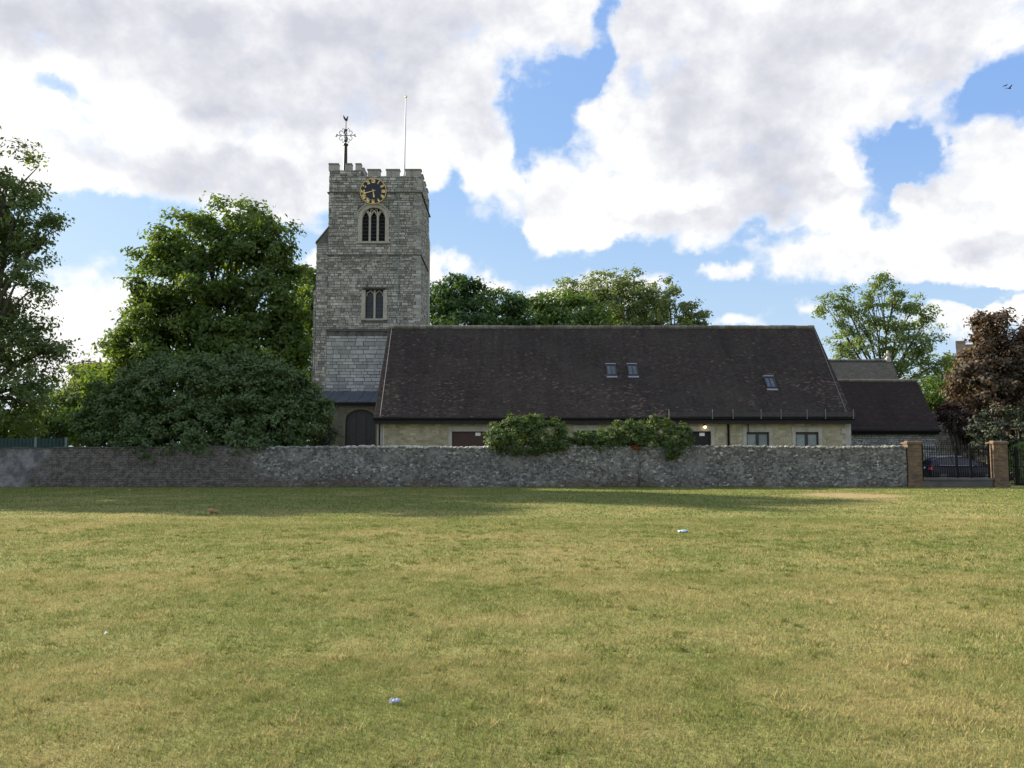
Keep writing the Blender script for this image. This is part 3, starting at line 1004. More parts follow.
    lv.box((bx0 - .1, TY + .5, bz0), (bx1 + .1, TY + .55, bz1))
    z = bz0 + .05
    while z < bz1 - .1:
        lv.prism([(bx0, TY + .3, z), (bx0, TY + .48, z + .16), (bx0, TY + .48, z + .19), (bx0, TY + .3, z + .03)], (bx1 - bx0, 0, 0))
        z += .27
    lv.build('louvre', M['louvre'], wo)

    # square two-light window below
    w2 = MB()
    for x0, x1, z0, z1, tn in ((lx0 - .30, lx0 - .002, lz0 - .1, lz1, .6), (lx1 + .002, lx1 + .30, lz0 - .1, lz1, .6), (lx0, lx1, lz0 - .14, lz0 - .002, .3)):
        w2.tint = tn
        w2.box((x0, TY - .05, z0), (x1, TY + .3, z1))
    w2o = w2.build('square_window', M['dressing'], tw)
    lm = MB()
    lm.box((lx0 - .14, TY - .13, lz1 + .002), (lx1 + .14, TY + .05, lz1 + .12))
    lm.build('label_mould', M['timber_black'], w2o)
    fr = MB()
    xm = (lx0 + lx1) / 2
    fr.box((xm - .07, TY + .06, lz0), (xm + .07, TY + .22, lz1))
    for c in (-1, 1):
        cx = xm + c * (lx1 - lx0) / 4
        for sgn in (-1, 1):
            fr.tube([(cx + sgn * (lx1 - lx0) * .22, TY + .14, lz1 - .45), (cx + sgn * (lx1 - lx0) * .17, TY + .14, lz1 - .2), (cx, TY + .14, lz1 - .03)], .045, 6)
    fr.build('mullion', M['dressing'], w2o)
    bars = MB()
    for k in range(1, 7):
        z = lz0 + (lz1 - lz0) * k / 7
        bars.box((lx0, TY + .222, z - .012), (lx1, TY + .238, z + .012))
    bars.build('glazing_bar', M['iron'], w2o)
    g = MB()
    g.box((lx0, TY + .25, lz0), (lx1, TY + .27, lz1))
    g.build('pane', M['glass'], w2o)

    # verdigris lightning conductor down the face
    c = MB()
    xcn = xt(398.3, 250)
    c.box((xcn - .03, TY - .05, zt(326)), (xcn + .03, TY - .035, zt(178)))
    c.build('conductor_strip', M['copper'], tw)

    # ---- clock
    ctr = at(373.2, 191.2, TY - .17)
    ck = thing('tower_clock', 'round black clock with gilt Roman numerals on the tower', 'clock', (ctr.x, TY - .03, ctr.z))
    Rr = 13.2 / F * 64.2
    d = MB()
    n = 48
    ring = lambda r, y: [(ctr.x + r * math.cos(2 * math.pi * k / n), y, ctr.z + r * math.sin(2 * math.pi * k / n)) for k in range(n)]
    y0, y1 = TY - .05, TY - .17
    d.poly(ring(Rr * .97, y0) + ring(Rr * .97, y1), [(k, (k + 1) % n, n + (k + 1) % n, n + k) for k in range(n)] + [tuple(range(n, 2 * n))])
    d.build('dial', M['dial'], ck)
    rm = MB()
    for r0, r1 in ((.965, 1.0),):
        A, Bq, Cq, Dq = ring(Rr * r0, y1 + .02), ring(Rr * r0, y1 - .03), ring(Rr * r1, y1 - .03), ring(Rr * r1, y1 + .02)
        rm.poly(A + Bq + Cq + Dq, [(i * n + k, i * n + (k + 1) % n, ((i + 1) % 4) * n + (k + 1) % n, ((i + 1) % 4) * n + k) for i in range(4) for k in range(n)])
    rm.build('rim', M['gold'], ck)
    num = ['XII', 'I', 'II', 'III', 'IV', 'V', 'VI', 'VII', 'VIII', 'IX', 'X', 'XI']
    wd = {'I': .078, 'V': .125, 'X': .135}
    for h, sx in enumerate(num):
        nb = MB()
        a = math.pi / 2 - h * math.pi / 6
        rad, tan = Vector((math.cos(a), 0, math.sin(a))), Vector((math.sin(a), 0, -math.cos(a)))
        tot = sum(wd[q] for q in sx)
        cur = -tot / 2
        def bar(t0, r0, t1, r1, w):
            A = Vector((ctr.x, y1 - .012, ctr.z)) + (tan * t0 + rad * r0) * Rr
            B = Vector((ctr.x, y1 - .012, ctr.z)) + (tan * t1 + rad * r1) * Rr
            dd = (B - A).normalized()
            nn = Vector((dd.z, 0, -dd.x)) * w * Rr / 2
            nb.prism([A - nn, A + nn, B + nn, B - nn], (0, .03, 0))
        r0, r1 = .645, .925
        for q in sx:
            w = wd[q]
            if q == 'I':
                bar(cur + w / 2, r0, cur + w / 2, r1, .055)
            elif q == 'V':
                bar(cur + w / 2, r0, cur + .02, r1, .07)
                bar(cur + w / 2, r0, cur + w - .02, r1, .05)
            else:
                bar(cur + .02, r0, cur + w - .02, r1, .05)
                bar(cur + w - .02, r0, cur + .02, r1, .07)
            cur += w
        nb.build('numeral', M['gold'], ck)
    for ang, L, w, tail, yy in ((5.70 * 30, .52, .085, .16, y1 - .05), (42.5 * 6, .80, .06, .2, y1 - .085)):
        hb_ = MB()
        a = math.pi / 2 - R(ang)
        rad, tan = Vector((math.cos(a), 0, math.sin(a))), Vector((math.sin(a), 0, -math.cos(a)))
        C0 = Vector((ctr.x, yy, ctr.z))
        pts = [(-tail, .5), (0, .7), (.25, .8), (.62, 1.0), (.8, 1.7), (1.0, .15)]
        out = [C0 + (rad * (p_ if p_ < 0 else p_ * L) + tan * q_ * w / 2) * Rr for p_, q_ in pts] + [C0 + (rad * (p_ if p_ < 0 else p_ * L) - tan * q_ * w / 2) * Rr for p_, q_ in pts[::-1]]
        hb_.prism(out, (0, .025, 0))
        hb_.build('clock_hand', M['gold'], ck)

    # ---- weather vane on the turret
    vx, vy = xt(345.3, 165, TY + 1.3), TY + 1.3
    zv0, zv1, zc, ztop = zt0, at(345, 145.5, vy).z, at(345, 135.5, vy).z, at(345, 118, vy).z
    v = thing('weather_vane', 'wrought iron weather vane with scrolled arms above the stair turret', 'weather vane', (vx, vy, zv0))
    a = MB()
    a.tube([(vx, vy, zv0), (vx, vy, zv1)], [.17, .13], 10)
    a.tube([(vx, vy, zv1), (vx, vy, zv1 + .12)], [.2, .2], 10)
    a.build('mast', M['iron'], v)
    a = MB()
    a.tube([(vx, vy, zv1), (vx, vy, ztop)], [.055, .03], 8)
    a.build('spindle', M['iron'], v)
    a = MB()
    arm = 8.6 / F * 65
    for dx, dy in ((1, 0), (-1, 0), (0, 1), (0, -1)):
        a.tube([(vx, vy, zc), (vx + dx * arm, vy + dy * arm, zc)], .026, 6)
        for sz in (-1, 1):      # scrolls
            pts = []
            for k in range(9):
                w = k / 8 * 1.5 * math.pi
                r = .20 * (1 - k / 13)
                pts.append((vx + dx * (.12 + .22 + r * math.sin(w)), vy + dy * (.12 + .22 + r * math.sin(w)), zc + sz * (.25 - r * math.cos(w))))
            a.tube(pts, .024, 5)
        e = Vector((vx + dx * (arm + .05), vy + dy * (arm + .05), zc))
        a.tube([e + Vector((0, 0, -.12)), e + Vector((0, 0, .12))], .03, 5)
        a.tube([e + Vector((-dx * .1, -dy * .1, .1)), e + Vector((dx * .1, dy * .1, -.1))], .025, 5)
    for zz in (zc - .4, zc + .4):
        a.tube([(vx - .1, vy, zz), (vx + .1, vy, zz)], .1, 8)
        for sgn in (-1, 1):
            a.tube([(vx, vy, zz), (vx + sgn * .24, vy, zz + .18 * (1 if zz > zc else -1)), (vx + sgn * .28, vy, zz)], .024, 5)
    a.build('scroll_arm', M['iron'], v)
    a = MB()      # a small cock turning on the top
    cz = ztop - .12
    cock = [(-.30, .0), (-.34, .22), (-.18, .12), (-.05, .05), (.08, .10), (.14, .30), (.20, .34), (.29, .26), (.21, .22), (.2, .02), (.08, -.12), (-.12, -.12)]
    rotv = Matrix.Rotation(R(65), 3, 'Z')
    a.prism([Vector((vx, vy, cz)) + rotv @ Vector((px_, -.02, pz_)) for px_, pz_ in cock], rotv @ Vector((0, .04, 0)))
    a.build('cock', M['iron'], v)

    # ---- flagpole
    p0, p1 = at(404.2, 172, TY + 1.2), at(406, 97.5, TY + 1.2)
    fp = thing('flagpole', 'bare white flagpole leaning slightly on the tower roof', 'flagpole', (p0.x, TY + 1.2, z_par - .9))
    a = MB()
    a.tube([(p0.x - .02, TY + 1.2, z_par - .9), p0, p1], [.085, .08, .045], 10)
    a.build('pole', M['pole_white'], fp, smooth=True)
    a = MB()
    a.lump(p1 + Vector((0, 0, .06)), .11, rnd)
    a.build('finial', M['gold'], fp, smooth=True)
    a = MB()
    a.box((p0.x - .16, TY + 1.04, z_par - .9), (p0.x + .16, TY + 1.36, z_par + .35))
    a.build('socket', M['iron'], fp)


build_tower()


# ------------------------------------------------------------------ church hall
HY = 49.9                      # eaves line
HX0, HX1 = -8.05, 19.88
RY = 56.2                      # ridge line
HZ, RZ = at(600, 417, HY).z, at(600, 327.6, RY).z
HW = HY + .45                  # wall face
WX0, WX1 = at(377.5, 430, HW).x, at(850.3, 430, HW).x
BACK = 2 * RY - HY


def build_hall():
    rnd = random.Random(5)
    hall = thing('church_hall', 'long low stone church hall under a steep dark tiled roof', 'hall', ((HX0 + HX1) / 2, HW, 0))
    hx = lambda px: at(px, 432, HW).x
    hz = lambda py: at(512, py, HW).z
    WH = HZ + .15
    ops = {   # px0, px1, top py, bottom z
        'door_a': (452, 486, 431.5, .25), 'win_x': (577, 597, 430.5, 1.4), 'door_b': (688, 711, 431.3, .25), 'win_c': (746.5, 769, 432, 1.35), 'win_d': (795.5, 818.5, 432, 1.35)}
    holes = [(hx(a) - WX0, hx(c) - WX0, z0, hz(t)) for a, c, t, z0 in ops.values()]
    b = MB()
    b.mat = 1
    wall_plane(b, (WX0, HW, 0), (1, 0, 0), (0, 0, 1), (0, -1, 0), WX1 - WX0, WH, holes, .35)
    yb = BACK - .45
    for x, s in ((WX0, -1), (WX1, 1)):
        pts = [(x, HW, 0), (x, yb, 0), (x, yb, WH), (x, RY, RZ - .35), (x, HW, WH)]
        b.face(pts if s > 0 else pts[::-1])
    b.face([(WX1, yb, 0), (WX0, yb, 0), (WX0, yb, WH), (WX1, yb, WH)])
    b.mat = 0
    blk = [(a - .24, c + .24, d - .2, e + .32) for a, c, d, e in holes]
    facing(b, (WX0, HW, 0), (1, 0, 0), (0, 0, 1), (0, -1, 0), WX1 - WX0, WH, blk, rnd, row=(.10, .17), length=(.15, .42), proud=(.002, .016), gap=.008)
    b.build('wall', [M['hall_stone'], M['hall_mortar']], hall)
    # corner quoins
    for side in (0, 1):
        q = MB()
        z, k = .1, 0
        while z < WH - .2:
            L = .5 if k % 2 else .32
            q.tint = rnd.uniform(.3, .9)
            x0, x1 = ((WX0 - .03, WX0 + L), (WX1 - L, WX1 + .03))[side]
            q.box((x0, HW - .035, z), (x1, HW + .4, z + .303))
            z += .305
            k += 1
        q.build('quoin', M['dressing'], hall)

    # roof: front slope in tiles, plain slope behind
    def tint(a, s, r):
        blotch = math.sin(s * 31 + 3 * math.sin(s * 9)) + math.sin(s * 13 + a * 7) + .8 * math.sin(a * 16 + s * 23)
        p = .02 + (.17 if a < .40 and blotch > .7 else 0) + (.06 if a < .62 and blotch > .1 else 0)
        if r.random() < p:
            return r.uniform(.78, 1.0)
        return min(.78, max(0, r.gauss(.38 + .10 * math.sin(s * 17 + a * 5), .22)))
    rf = MB()
    tiled(rf, (HX0, HY, HZ), (HX1, HY, HZ), (HX1 + .12, RY, RZ), (HX0 - .1, RY, RZ), rnd, tint=tint)
    rf.tint = .3
    rf.face([(HX1, BACK, HZ), (HX0, BACK, HZ), (HX0 - .1, RY, RZ), (HX1 + .12, RY, RZ)])
    # verge edges and soffit give the slope its thickness
    for x0, x1, w in ((HX0, HX0 - .1, 1), (HX1, HX1 + .12, -1)):
        rf.face([(x0, HY, HZ), (x1, RY, RZ), (x1, RY, RZ - .2), (x0, HY, HZ - .2)])
    rf.face([(HX0, HY + .001, HZ - .012), (HX1, HY + .001, HZ - .012), (HX1, HY + .001, HZ - .2), (HX0, HY + .001, HZ - .2)])
    rf.face([(HX0, HY, HZ - .2), (HX1, HY, HZ - .2), (HX1 + .12, RY, RZ - .2), (HX0 - .1, RY, RZ - .2)])
    roof = rf.build('roof', M['tile'], hall)
    rd = MB()
    x = HX0 - .12
    while x < HX1 - .28:
        L = .42
        rd.tint = rnd.uniform(.1, .9)
        dz = rnd.uniform(-.015, .02)
        rd.tube([(x, RY, RZ + .0 + dz), (x + L - .02, RY, RZ + .012 + dz)], [.15, .135], 8)
        x += L
    rd.build('ridge_tile', M['ridge'], roof)
    n = Vector((0, -(RZ - HZ), RY - HY)).normalized()
    # lightning cables near each verge
    for x0, x1 in ((HX0 + .38, HX0 + .12), (HX1 - .34, HX1 + .02)):
        cb = MB()
        cb.tube([Vector((x0, HY, HZ)) + n * .05, Vector((x1, RY - .05, RZ - .05)) + n * .05], .015, 6)
        cb.build('conductor_cable', M['bracket_grey'], roof)
    # skylights
    for px, py in ((611.2, 370.5), (632.5, 370.5), (770, 383)):
        lo, best = at(px, py, HY), None
        for k in range(400):
            Y = HY + (RY - HY) * k / 400
            p = at(px, py, Y)
            zr = HZ + (RZ - HZ) * (Y - HY) / (RY - HY)
            if best is None or abs(p.z - zr) < best[0]:
                best = (abs(p.z - zr), Vector((p.x, Y, zr)))
        c = best[1]
        U, W = Vector((1, 0, 0)), Vector((0, RY - HY, RZ - HZ)).normalized()
        w, h = .245, .45
        fr = MB()
        def slab(u0, u1, v0, v1, d0, d1):
            pts = [c + U * u0 + W * v0 + n * d0, c + U * u1 + W * v0 + n * d0, c + U * u1 + W * v1 + n * d0, c + U * u0 + W * v1 + n * d0]
            fr.prism(pts, n * (d1 - d0))
        slab(-w - .06, -w, -h, h, -.01, .11)
        slab(w, w + .06, -h, h, -.01, .11)
        slab(-w - .06, w + .06, h, h + .08, -.01, .11)
        slab(-w - .06, w + .06, -h - .09, -h, -.01, .11)
        slab(-.022, .022, -h, h, .05, .10)
        sk = fr.build('skylight', M['window_frame'], roof)
        fr = MB()
        for s in (-1, 1):
            slab(min(s * .024, s * w), max(s * .024, s * w), -h + .002, h - .002, .02, .055)
        fr.build('pane', M['glass_sky'], sk)
        fr = MB()
        slab(-w - .08, w + .08, -h - .25, -h - .092, .005, .035)
        fr.build('flashing', M['lilac'], sk)
        fr = MB()
        slab(-w - .08, w + .08, h + .082, h + .14, .005, .12)
        fr.build('hood', M['lilac'], sk)
    # eaves: black fascia, gutter, rafter feet
    e = MB()
    e.box((HX0 + .02, HY + .02, HZ - .40), (HX1 - .02, HY + .07, HZ - .205))
    e.build('fascia', M['timber_black'], hall)
    e = MB()
    e.tube([(HX0, HY - .06, HZ - .10), (HX1, HY - .06, HZ - .10)], .075, 8)
    e.build('gutter', M['black'], hall)
    e = MB()
    first = None
    x = HX0 + .4
    while x < HX1 - .2:
        if first is None:
            e.box((x, HY + .072, HZ - .34), (x + .09, HW + .02, HZ - .206))
            first, fx = e.build('rafter_foot', M['timber_black'], hall), x
        else:
            dup(first, hall, first.location + Vector((x - fx, 0, 0)))
        x += .62
    # guard board with upright brackets along the right half of the eaves
    gx0, gx1 = at(669, 413, HY).x, HX1 + .02
    gb = MB()
    gb.tint = .5
    gb.box((gx0, HY - .19, HZ + .02), (gx1, HY - .165, HZ + .30))
    guard = gb.build('guard_board', M['weathered_board'], hall)
    br = None
    for px in (669, 712.5, 733, 761, 781, 807, 825.5, 853.2):
        x = at(px, 413, HY - .2).x
        if br is None:
            g = MB()
            g.box((x - .016, HY - .225, HZ - .12), (x + .016, HY - .195, HZ + .44))
            g.box((x - .022, HY - .195, HZ - .12), (x + .022, HY + .02, HZ - .085))
            br = g.build('bracket', M['bracket_grey'], guard)
            bx = x
        else:
            dup(br, guard, br.location + Vector((x - bx, 0, 0)))
    # pipes
    for px, py0, py1, mt, r, dy in ((728.5, 420, 0, 'black', .065, -.09), (379.4, 419, 0, 'black', .05, -.10), (383.6, 419, 0, 'pipe_pale', .035, -.06), (748.3, 419, 433, 'black', .025, -.08)):
        x = at(px, 430, HW + dy).x
        pb = MB()
        pb.tube([(x, HW + dy, hz(py1) if py1 else 0), (x, HW + dy, HZ - .2)], r, 8)
        pb.build('downpipe', M[mt], hall)
    # dressings and joinery of each opening
    for key, (a, c, t, z0) in ops.items():
        x0, x1, z1 = hx(a), hx(c), hz(t)
        s = MB()
        s.tint = .55
        s.box((x0 - .22, HW - .03, z1 + .002), (x1 + .22, HW + .2, z1 + .27))
        s.tint = .75
        s.box((x0 - .2, HW - .028, z0), (x0 - .002, HW + .2, z1 - .001))
        s.box((x1 + .002, HW - .028, z0), (x1 + .2, HW + .2, z1 - .001))
        s.tint = .2
        s.box((x0 - .26, HW - .07, z1 + .273), (x1 + .26, HW + .1, z1 + .33))
        if key.startswith('win'):
            s.tint = .4
            s.box((x0 - .25, HW - .09, z0 - .15), (x1 + .25, HW + .2, z0 - .002))
            wo = s.build('window', M['dressing'], hall)
            f = MB()
            for q0, q1, r0, r1 in ((x0, x0 + .08, z0, z1), (x1 - .08, x1, z0, z1), (x0 + .08, x1 - .08, z1 - .14, z1), (x0 + .08, x1 - .08, z0, z0 + .08), ((x0 + x1) / 2 - .09, (x0 + x1) / 2 + .09, z0 + .08, z1 - .14)):
                f.box((q0 + .003, HW + .12, r0), (q1 - .003, HW + .2, r1))
            f.build('frame', M['window_frame'], wo)
            g = MB()
            g.box((x0 + .05, HW + .16, z0 + .05), (x1 - .05, HW + .18, z1 - .05))
            g.build('pane', M['glass_curtain'] if key != 'win_x' else M['glass_dark'], wo)
        else:
            do = s.build('doorway', M['dressing'], hall)
            d = MB()
            nb = int((x1 - x0) / .16)
            for k in range(nb):
                q0, q1 = x0 + (x1 - x0) * k / nb, x0 + (x1 - x0) * (k + 1) / nb
                d.box((q0 + .006, HW + .14, z0 - .2), (q1 - .006, HW + .19 + .004 * (k % 2), z1 - .002))
            d.box((x0, HW + .175, z0 - .2), (x1, HW + .186, z1 - .004))
            d.build('door', M['door_brown'] if key == 'door_a' else M['timber_black'], do)
            pl = MB()
            pp = at(478, 434.2, HW + .13) if key == 'door_a' else at(702, 434.4, HW + .13)
            pl.box((pp.x - .15, HW + .118, pp.z - .09), (pp.x + .15, HW + .132, pp.z + .09))
            pl.build('notice_plate', M['white'], do)
    # small lit lamp over the second door
    lp = at(705, 427, HW - .16)
    lamp = thing('wall_lamp', 'small lit bulkhead lamp above the hall doorway with white notice', 'lamp', (lp.x, HW - .02, lp.z))
    a = MB()
    a.box((lp.x - .05, HW - .10, lp.z + .06), (lp.x + .05, HW - .034, lp.z + .16))
    a.tube([(lp.x, HW - .08, lp.z + .12), (lp.x, HW - .16, lp.z + .12), (lp.x, HW - .16, lp.z + .07)], .02, 6)
    a.build('bracket', M['black'], lamp)
    m, t = material('lamp_glow')
    em = t.node('ShaderNodeEmission', {'Color': (1.0, 0.72, 0.36, 1), 'Strength': 3.5})
    t.l.new(em.outputs[0], t.out.inputs[0])
    a = MB()
    a.lump(Vector((lp.x, HW - .16, lp.z)), .085, rnd)
    a.build('bulb', m, lamp, smooth=True)


build_hall()


# ------------------------------------------------------------------ low annexes
def build_porch():
    rnd = random.Random(9)
    Y = 60.0
    x0, x1 = at(317, 402, Y).x, -8.6
    ze, zt_ = at(512, 402.3, Y).z, at(512, 392, TY - .15).z
    po = thing('tower_porch', 'low stone porch with lead roof and arched dark door below the tower', 'porch', ((x0 + x1) / 2, Y, 0))
    zw = ze - .12
    dx0, dx1, dzs = at(345.5, 430, Y).x, at(375.5, 430, Y).x, at(512, 421, Y).z
    dzt = at(512, 409.5, Y).z
    b = MB()
    b.mat = 1
    wall_plane(b, (x0, Y, 0), (1, 0, 0), (0, 0, 1), (0, -1, 0), x1 - x0, zw, [(dx0 - x0, dx1 - x0, 0, dzt)], .5)
    b.face([(x0, TY - .06, 0), (x0, Y, 0), (x0, Y, zw), (x0, TY - .06, zw + .7)])
    b.face([(x1, Y, 0), (x1, TY - .06, 0), (x1, TY - .06, zw + .7), (x1, Y, zw)])
    b.mat = 0
    facing(b, (x0, Y, 0), (1, 0, 0), (0, 0, 1), (0, -1, 0), x1 - x0, zw, [(dx0 - x0 - .18, dx1 - x0 + .18, -1, dzt + .1)], rnd, row=(.12, .22), length=(.18, .45))
    b.build('wall', [M['mortar'], M['mortar']], po)
    r = MB()
    n = 7
    for k in range(n):      # sheets of lead between rolls
        q0, q1 = x0 - .15 + (x1 + .2 - x0) * k / n, x0 - .15 + (x1 + .2 - x0) * (k + 1) / n
        r.prism([(q0 + .02, Y - .25, ze - .02), (q0 + .02, Y - .25, ze + .03), (q0 + .02, TY - .12, zt_ + .03), (q0 + .02, TY - .12, zt_ - .02)], (q1 - q0 - .04, 0, 0))
        r.tube([(q0, Y - .26, ze + .02), (q0, TY - .12, zt_ + .02)], .05, 6)
    r.build('roof', M['lead'], po)
    r = MB()
    r.box((x0 - .15, Y - .24, ze - .26), (x1 + .05, Y - .17, ze - .025))
    r.build('fascia', M['black'], po)
    # arched door and its stone surround
    def arc(half, zt0, n=14):
        xc = (dx0 + dx1) / 2
        return [(xc - math.cos(math.pi * k / n) * half, dzs + (zt0 - dzs) * math.sin(math.pi * k / n) ** .8) for k in range(n + 1)]
    half = (dx1 - dx0) / 2
    s = MB()
    i, o = arc(half, dzt), arc(half + .18, dzt + .17)
    i = [(i[0][0], 0)] + i + [(i[-1][0], 0)]
    o = [(o[0][0], 0)] + o + [(o[-1][0], 0)]
    for k in range(len(i) - 1):
        s.tint = rnd.uniform(.2, .8)
        s.prism([(i[k][0], Y - .04, i[k][1]), (i[k + 1][0], Y - .04, i[k + 1][1]), (o[k + 1][0], Y - .04, o[k + 1][1]), (o[k][0], Y - .04, o[k][1])], (0, .3, 0))
    s.tint = .4
    xc = (dx0 + dx1) / 2
    ar = arc(half, dzt)
    s.face([(dx0, Y + .02, dzt)] + [(x, Y + .02, z) for x, z in ar[:8]])
    s.face([(dx1, Y + .02, dzt)] + [(x, Y + .02, z) for x, z in ar[7:]][::-1])
    s.build('door_surround', M['mortar'], po)
    d = MB()
    for k in range(3):
        q0, q1 = dx0 + (dx1 - dx0) * k / 3, dx0 + (dx1 - dx0) * (k + 1) / 3
        d.box((q0 + .03, Y + .2, 0), (q1 - .03, Y + .28, dzt - .02))
    d.box((dx0, Y + .22, 0), (dx1, Y + .26, dzt))
    d = d.build('arched_door', M['oak'], po)
    e = MB()
    for k in (1, 2):
        q = dx0 + (dx1 - dx0) * k / 3
        e.box((q - .022, Y + .17, 0), (q + .022, Y + .225, dzt - .04))
    e.build('moulding', M['window_frame'], d)
    # floodlight on the wall beside the roof
    fp = at(332, 407, Y - .2)
    fl = thing('floodlight', 'small pale floodlight under the porch eaves', 'floodlight', (fp.x, Y, fp.z))
    a = MB()
    a.box((fp.x - .13, Y - .22, fp.z - .1), (fp.x + .13, Y - .1, fp.z + .12))
    a.build('housing', M['dressing'], fl)
    a = MB()
    a.box((fp.x - .03, Y - .1, fp.z - .02), (fp.x + .03, Y + .0, fp.z + .03))
    a.build('bracket', M['black'], fl)


build_porch()


def build_vestry():
    rnd = random.Random(13)
    Y, Yr = 58.0, 61.5
    e0, e1 = at(800, 429.3, Y), at(940, 429.3, Y)
    t0, t1 = at(800, 381, Yr), at(916, 381, Yr)
    ve = thing('vestry', 'grey stone vestry with very dark tiled roof beside the hall', 'vestry', (e1.x - 4, Y, 0))
    rf = MB()
    xl = 20.6
    tiled(rf, (xl, Y, e0.z), (e1.x, Y, e0.z), (t1.x + .05, Yr, t0.z), (xl, Yr, t0.z), rnd, course=.12, tile=.2)
    rf.face([(xl, Y + .001, e0.z - .01), (e1.x, Y + .001, e0.z - .01), (e1.x, Y + .001, e0.z - .2), (xl, Y + .001, e0.z - .2)])
    rf.face([(e1.x, Y, e0.z), (t1.x + .05, Yr, t0.z), (t1.x + .05, Yr, t0.z - .2), (e1.x, Y, e0.z - .2)])
    rf.face([(e1.x, 2 * Yr - Y, e0.z), (xl, 2 * Yr - Y, e0.z), (xl, Yr, t0.z), (t1.x + .05, Yr, t0.z)])
    roof = rf.build('roof', M['tile_dark'], ve)
    rd = MB()
    x = xl
    while x < t1.x:
        rd.tint = rnd.uniform(.1, .8)
        rd.tube([(x, Yr, t0.z), (x + .43, Yr, t0.z + .01)], [.13, .12], 8)
        x += .45
    rd.build('ridge_tile', M['ridge'], roof)
    g = MB()
    g.tube([(xl, Y - .07, e0.z - .12), (e1.x, Y - .07, e0.z - .12)], .08, 8)
    g.box((xl, Y + .02, e0.z - .36), (e1.x - .05, Y + .08, e0.z - .202))
    g.build('gutter', M['black'], ve)
    b = MB()
    b.mat = 1
    w1 = e1.x - .15
    wall_plane(b, (xl, Y + .35, 0), (1, 0, 0), (0, 0, 1), (0, -1, 0), w1 - xl, e0.z, [], .2)
    b.face([(w1, Y + .35, 0), (w1, 2 * Yr - Y, 0), (w1, 2 * Yr - Y, e0.z), (w1 - 1.1, Yr, t0.z - .3), (w1, Y + .35, e0.z)])
    b.mat = 0
    facing(b, (xl, Y + .35, 0), (1, 0, 0), (0, 0, 1), (0, -1, 0), w1 - xl, e0.z, [], rnd, row=(.1, .2), length=(.15, .5))
    b.build('wall', [M['rag_grey'], M['mortar']], ve)

    # the chancel's roof rising behind
    Y, Yr = 70.0, 74.2
    a0, a1 = at(800, 381.5, Y), at(899.5, 381.5, Y)
    c0, c1 = at(800, 361, Yr), at(891.5, 361, Yr)
    ch = thing('chancel', 'church chancel with mossy grey tiled roof rising behind the vestry', 'chancel', (a1.x - 6, Y, 0))
    rf = MB()
    xl = a1.x - 14
    tiled(rf, (xl, Y, a0.z), (a1.x, Y, a0.z), (c1.x, Yr, c0.z), (xl, Yr, c0.z), rnd, course=.14, tile=.22)
    rf.face([(a1.x, Y, a0.z), (c1.x, Yr, c0.z), (c1.x, Yr, c0.z - .2), (a1.x, Y, a0.z - .2)])
    rf.face([(a1.x, 2 * Yr - Y, a0.z), (xl, 2 * Yr - Y, a0.z), (xl, Yr, c0.z), (c1.x, Yr, c0.z)])
    roof = rf.build('roof', M['tile_grey'], ch)
    rd = MB()
    x = xl
    while x < c1.x - .1:
        rd.tint = rnd.uniform(.0, .5)
        rd.tube([(x, Yr, c0.z), (x + .43, Yr, c0.z + .01)], [.15, .14], 8)
        x += .45
    rd.build('ridge_tile', M['ridge'], roof)
    b = MB()
    b.mat = 1
    wall_plane(b, (xl, Y + .3, 0), (1, 0, 0), (0, 0, 1), (0, -1, 0), a1.x - .1 - xl, a0.z, [], .2)
    b.face([(a1.x - .1, Y + .3, 0), (a1.x - .1, 2 * Yr - Y, 0), (a1.x - .1, 2 * Yr - Y, a0.z), (c1.x - .1, Yr, c0.z - .2), (a1.x - .1, Y + .3, a0.z)])
    b.mat = 0
    facing(b, (xl, Y + .3, 0), (1, 0, 0), (0, 0, 1), (0, -1, 0), a1.x - .1 - xl, a0.z, [], rnd)
    b.build('wall', [M['rag_grey'], M['mortar']], ch)
    f = MB()
    p = at(888, 361, Yr)
    zz = at(888, 350.5, Yr).z
    f.tint = .8
    f.box((p.x - .2, Yr - .2, p.z - .1), (p.x + .2, Yr + .2, p.z + .25))
    f.tube([(p.x, Yr, p.z + .2), (p.x, Yr, zz)], [.17, .08], 8)
    f.box((p.x - .28, Yr - .07, p.z + .5), (p.x + .28, Yr + .07, p.z + .66))
    f.build('stone_cross', M['dressing'], ch)

    # a taller grey stone wall between vestry and trees
    Y = 66.0
    x0, x1 = at(925, 430, Y).x, at(985, 430, Y).x
    zz = at(940, 413, Y).z
    sw = thing('churchyard_wall', 'plain grey stone wall behind the parked car and vestry', 'wall', ((x0 + x1) / 2, Y, 0))
    b = MB()
    b.mat = 1
    b.box((x0, Y, 0), (x1, Y + .5, zz))
    b.mat = 0
    facing(b, (x0, Y, 0), (1, 0, 0), (0, 0, 1), (0, -1, 0), x1 - x0, zz, [], rnd, row=(.12, .25))
    b.build('masonry', [M['rag_grey'], M['mortar']], sw)
    c = MB()
    c.box((x0 - .02, Y - .07, zz + .003), (x1, Y + .57, zz + .12))
    c.build('coping', M['rag_grey'], sw)


build_vestry()


# ------------------------------------------------------------------ boundary wall, gate, railings
GX = [at(906.5, 465, 43).x, at(922.5, 465, 43).x, at(992.5, 465, 43).x, at(1008.5, 465, 43).x]
WT = at(600, 446.6, 43).z


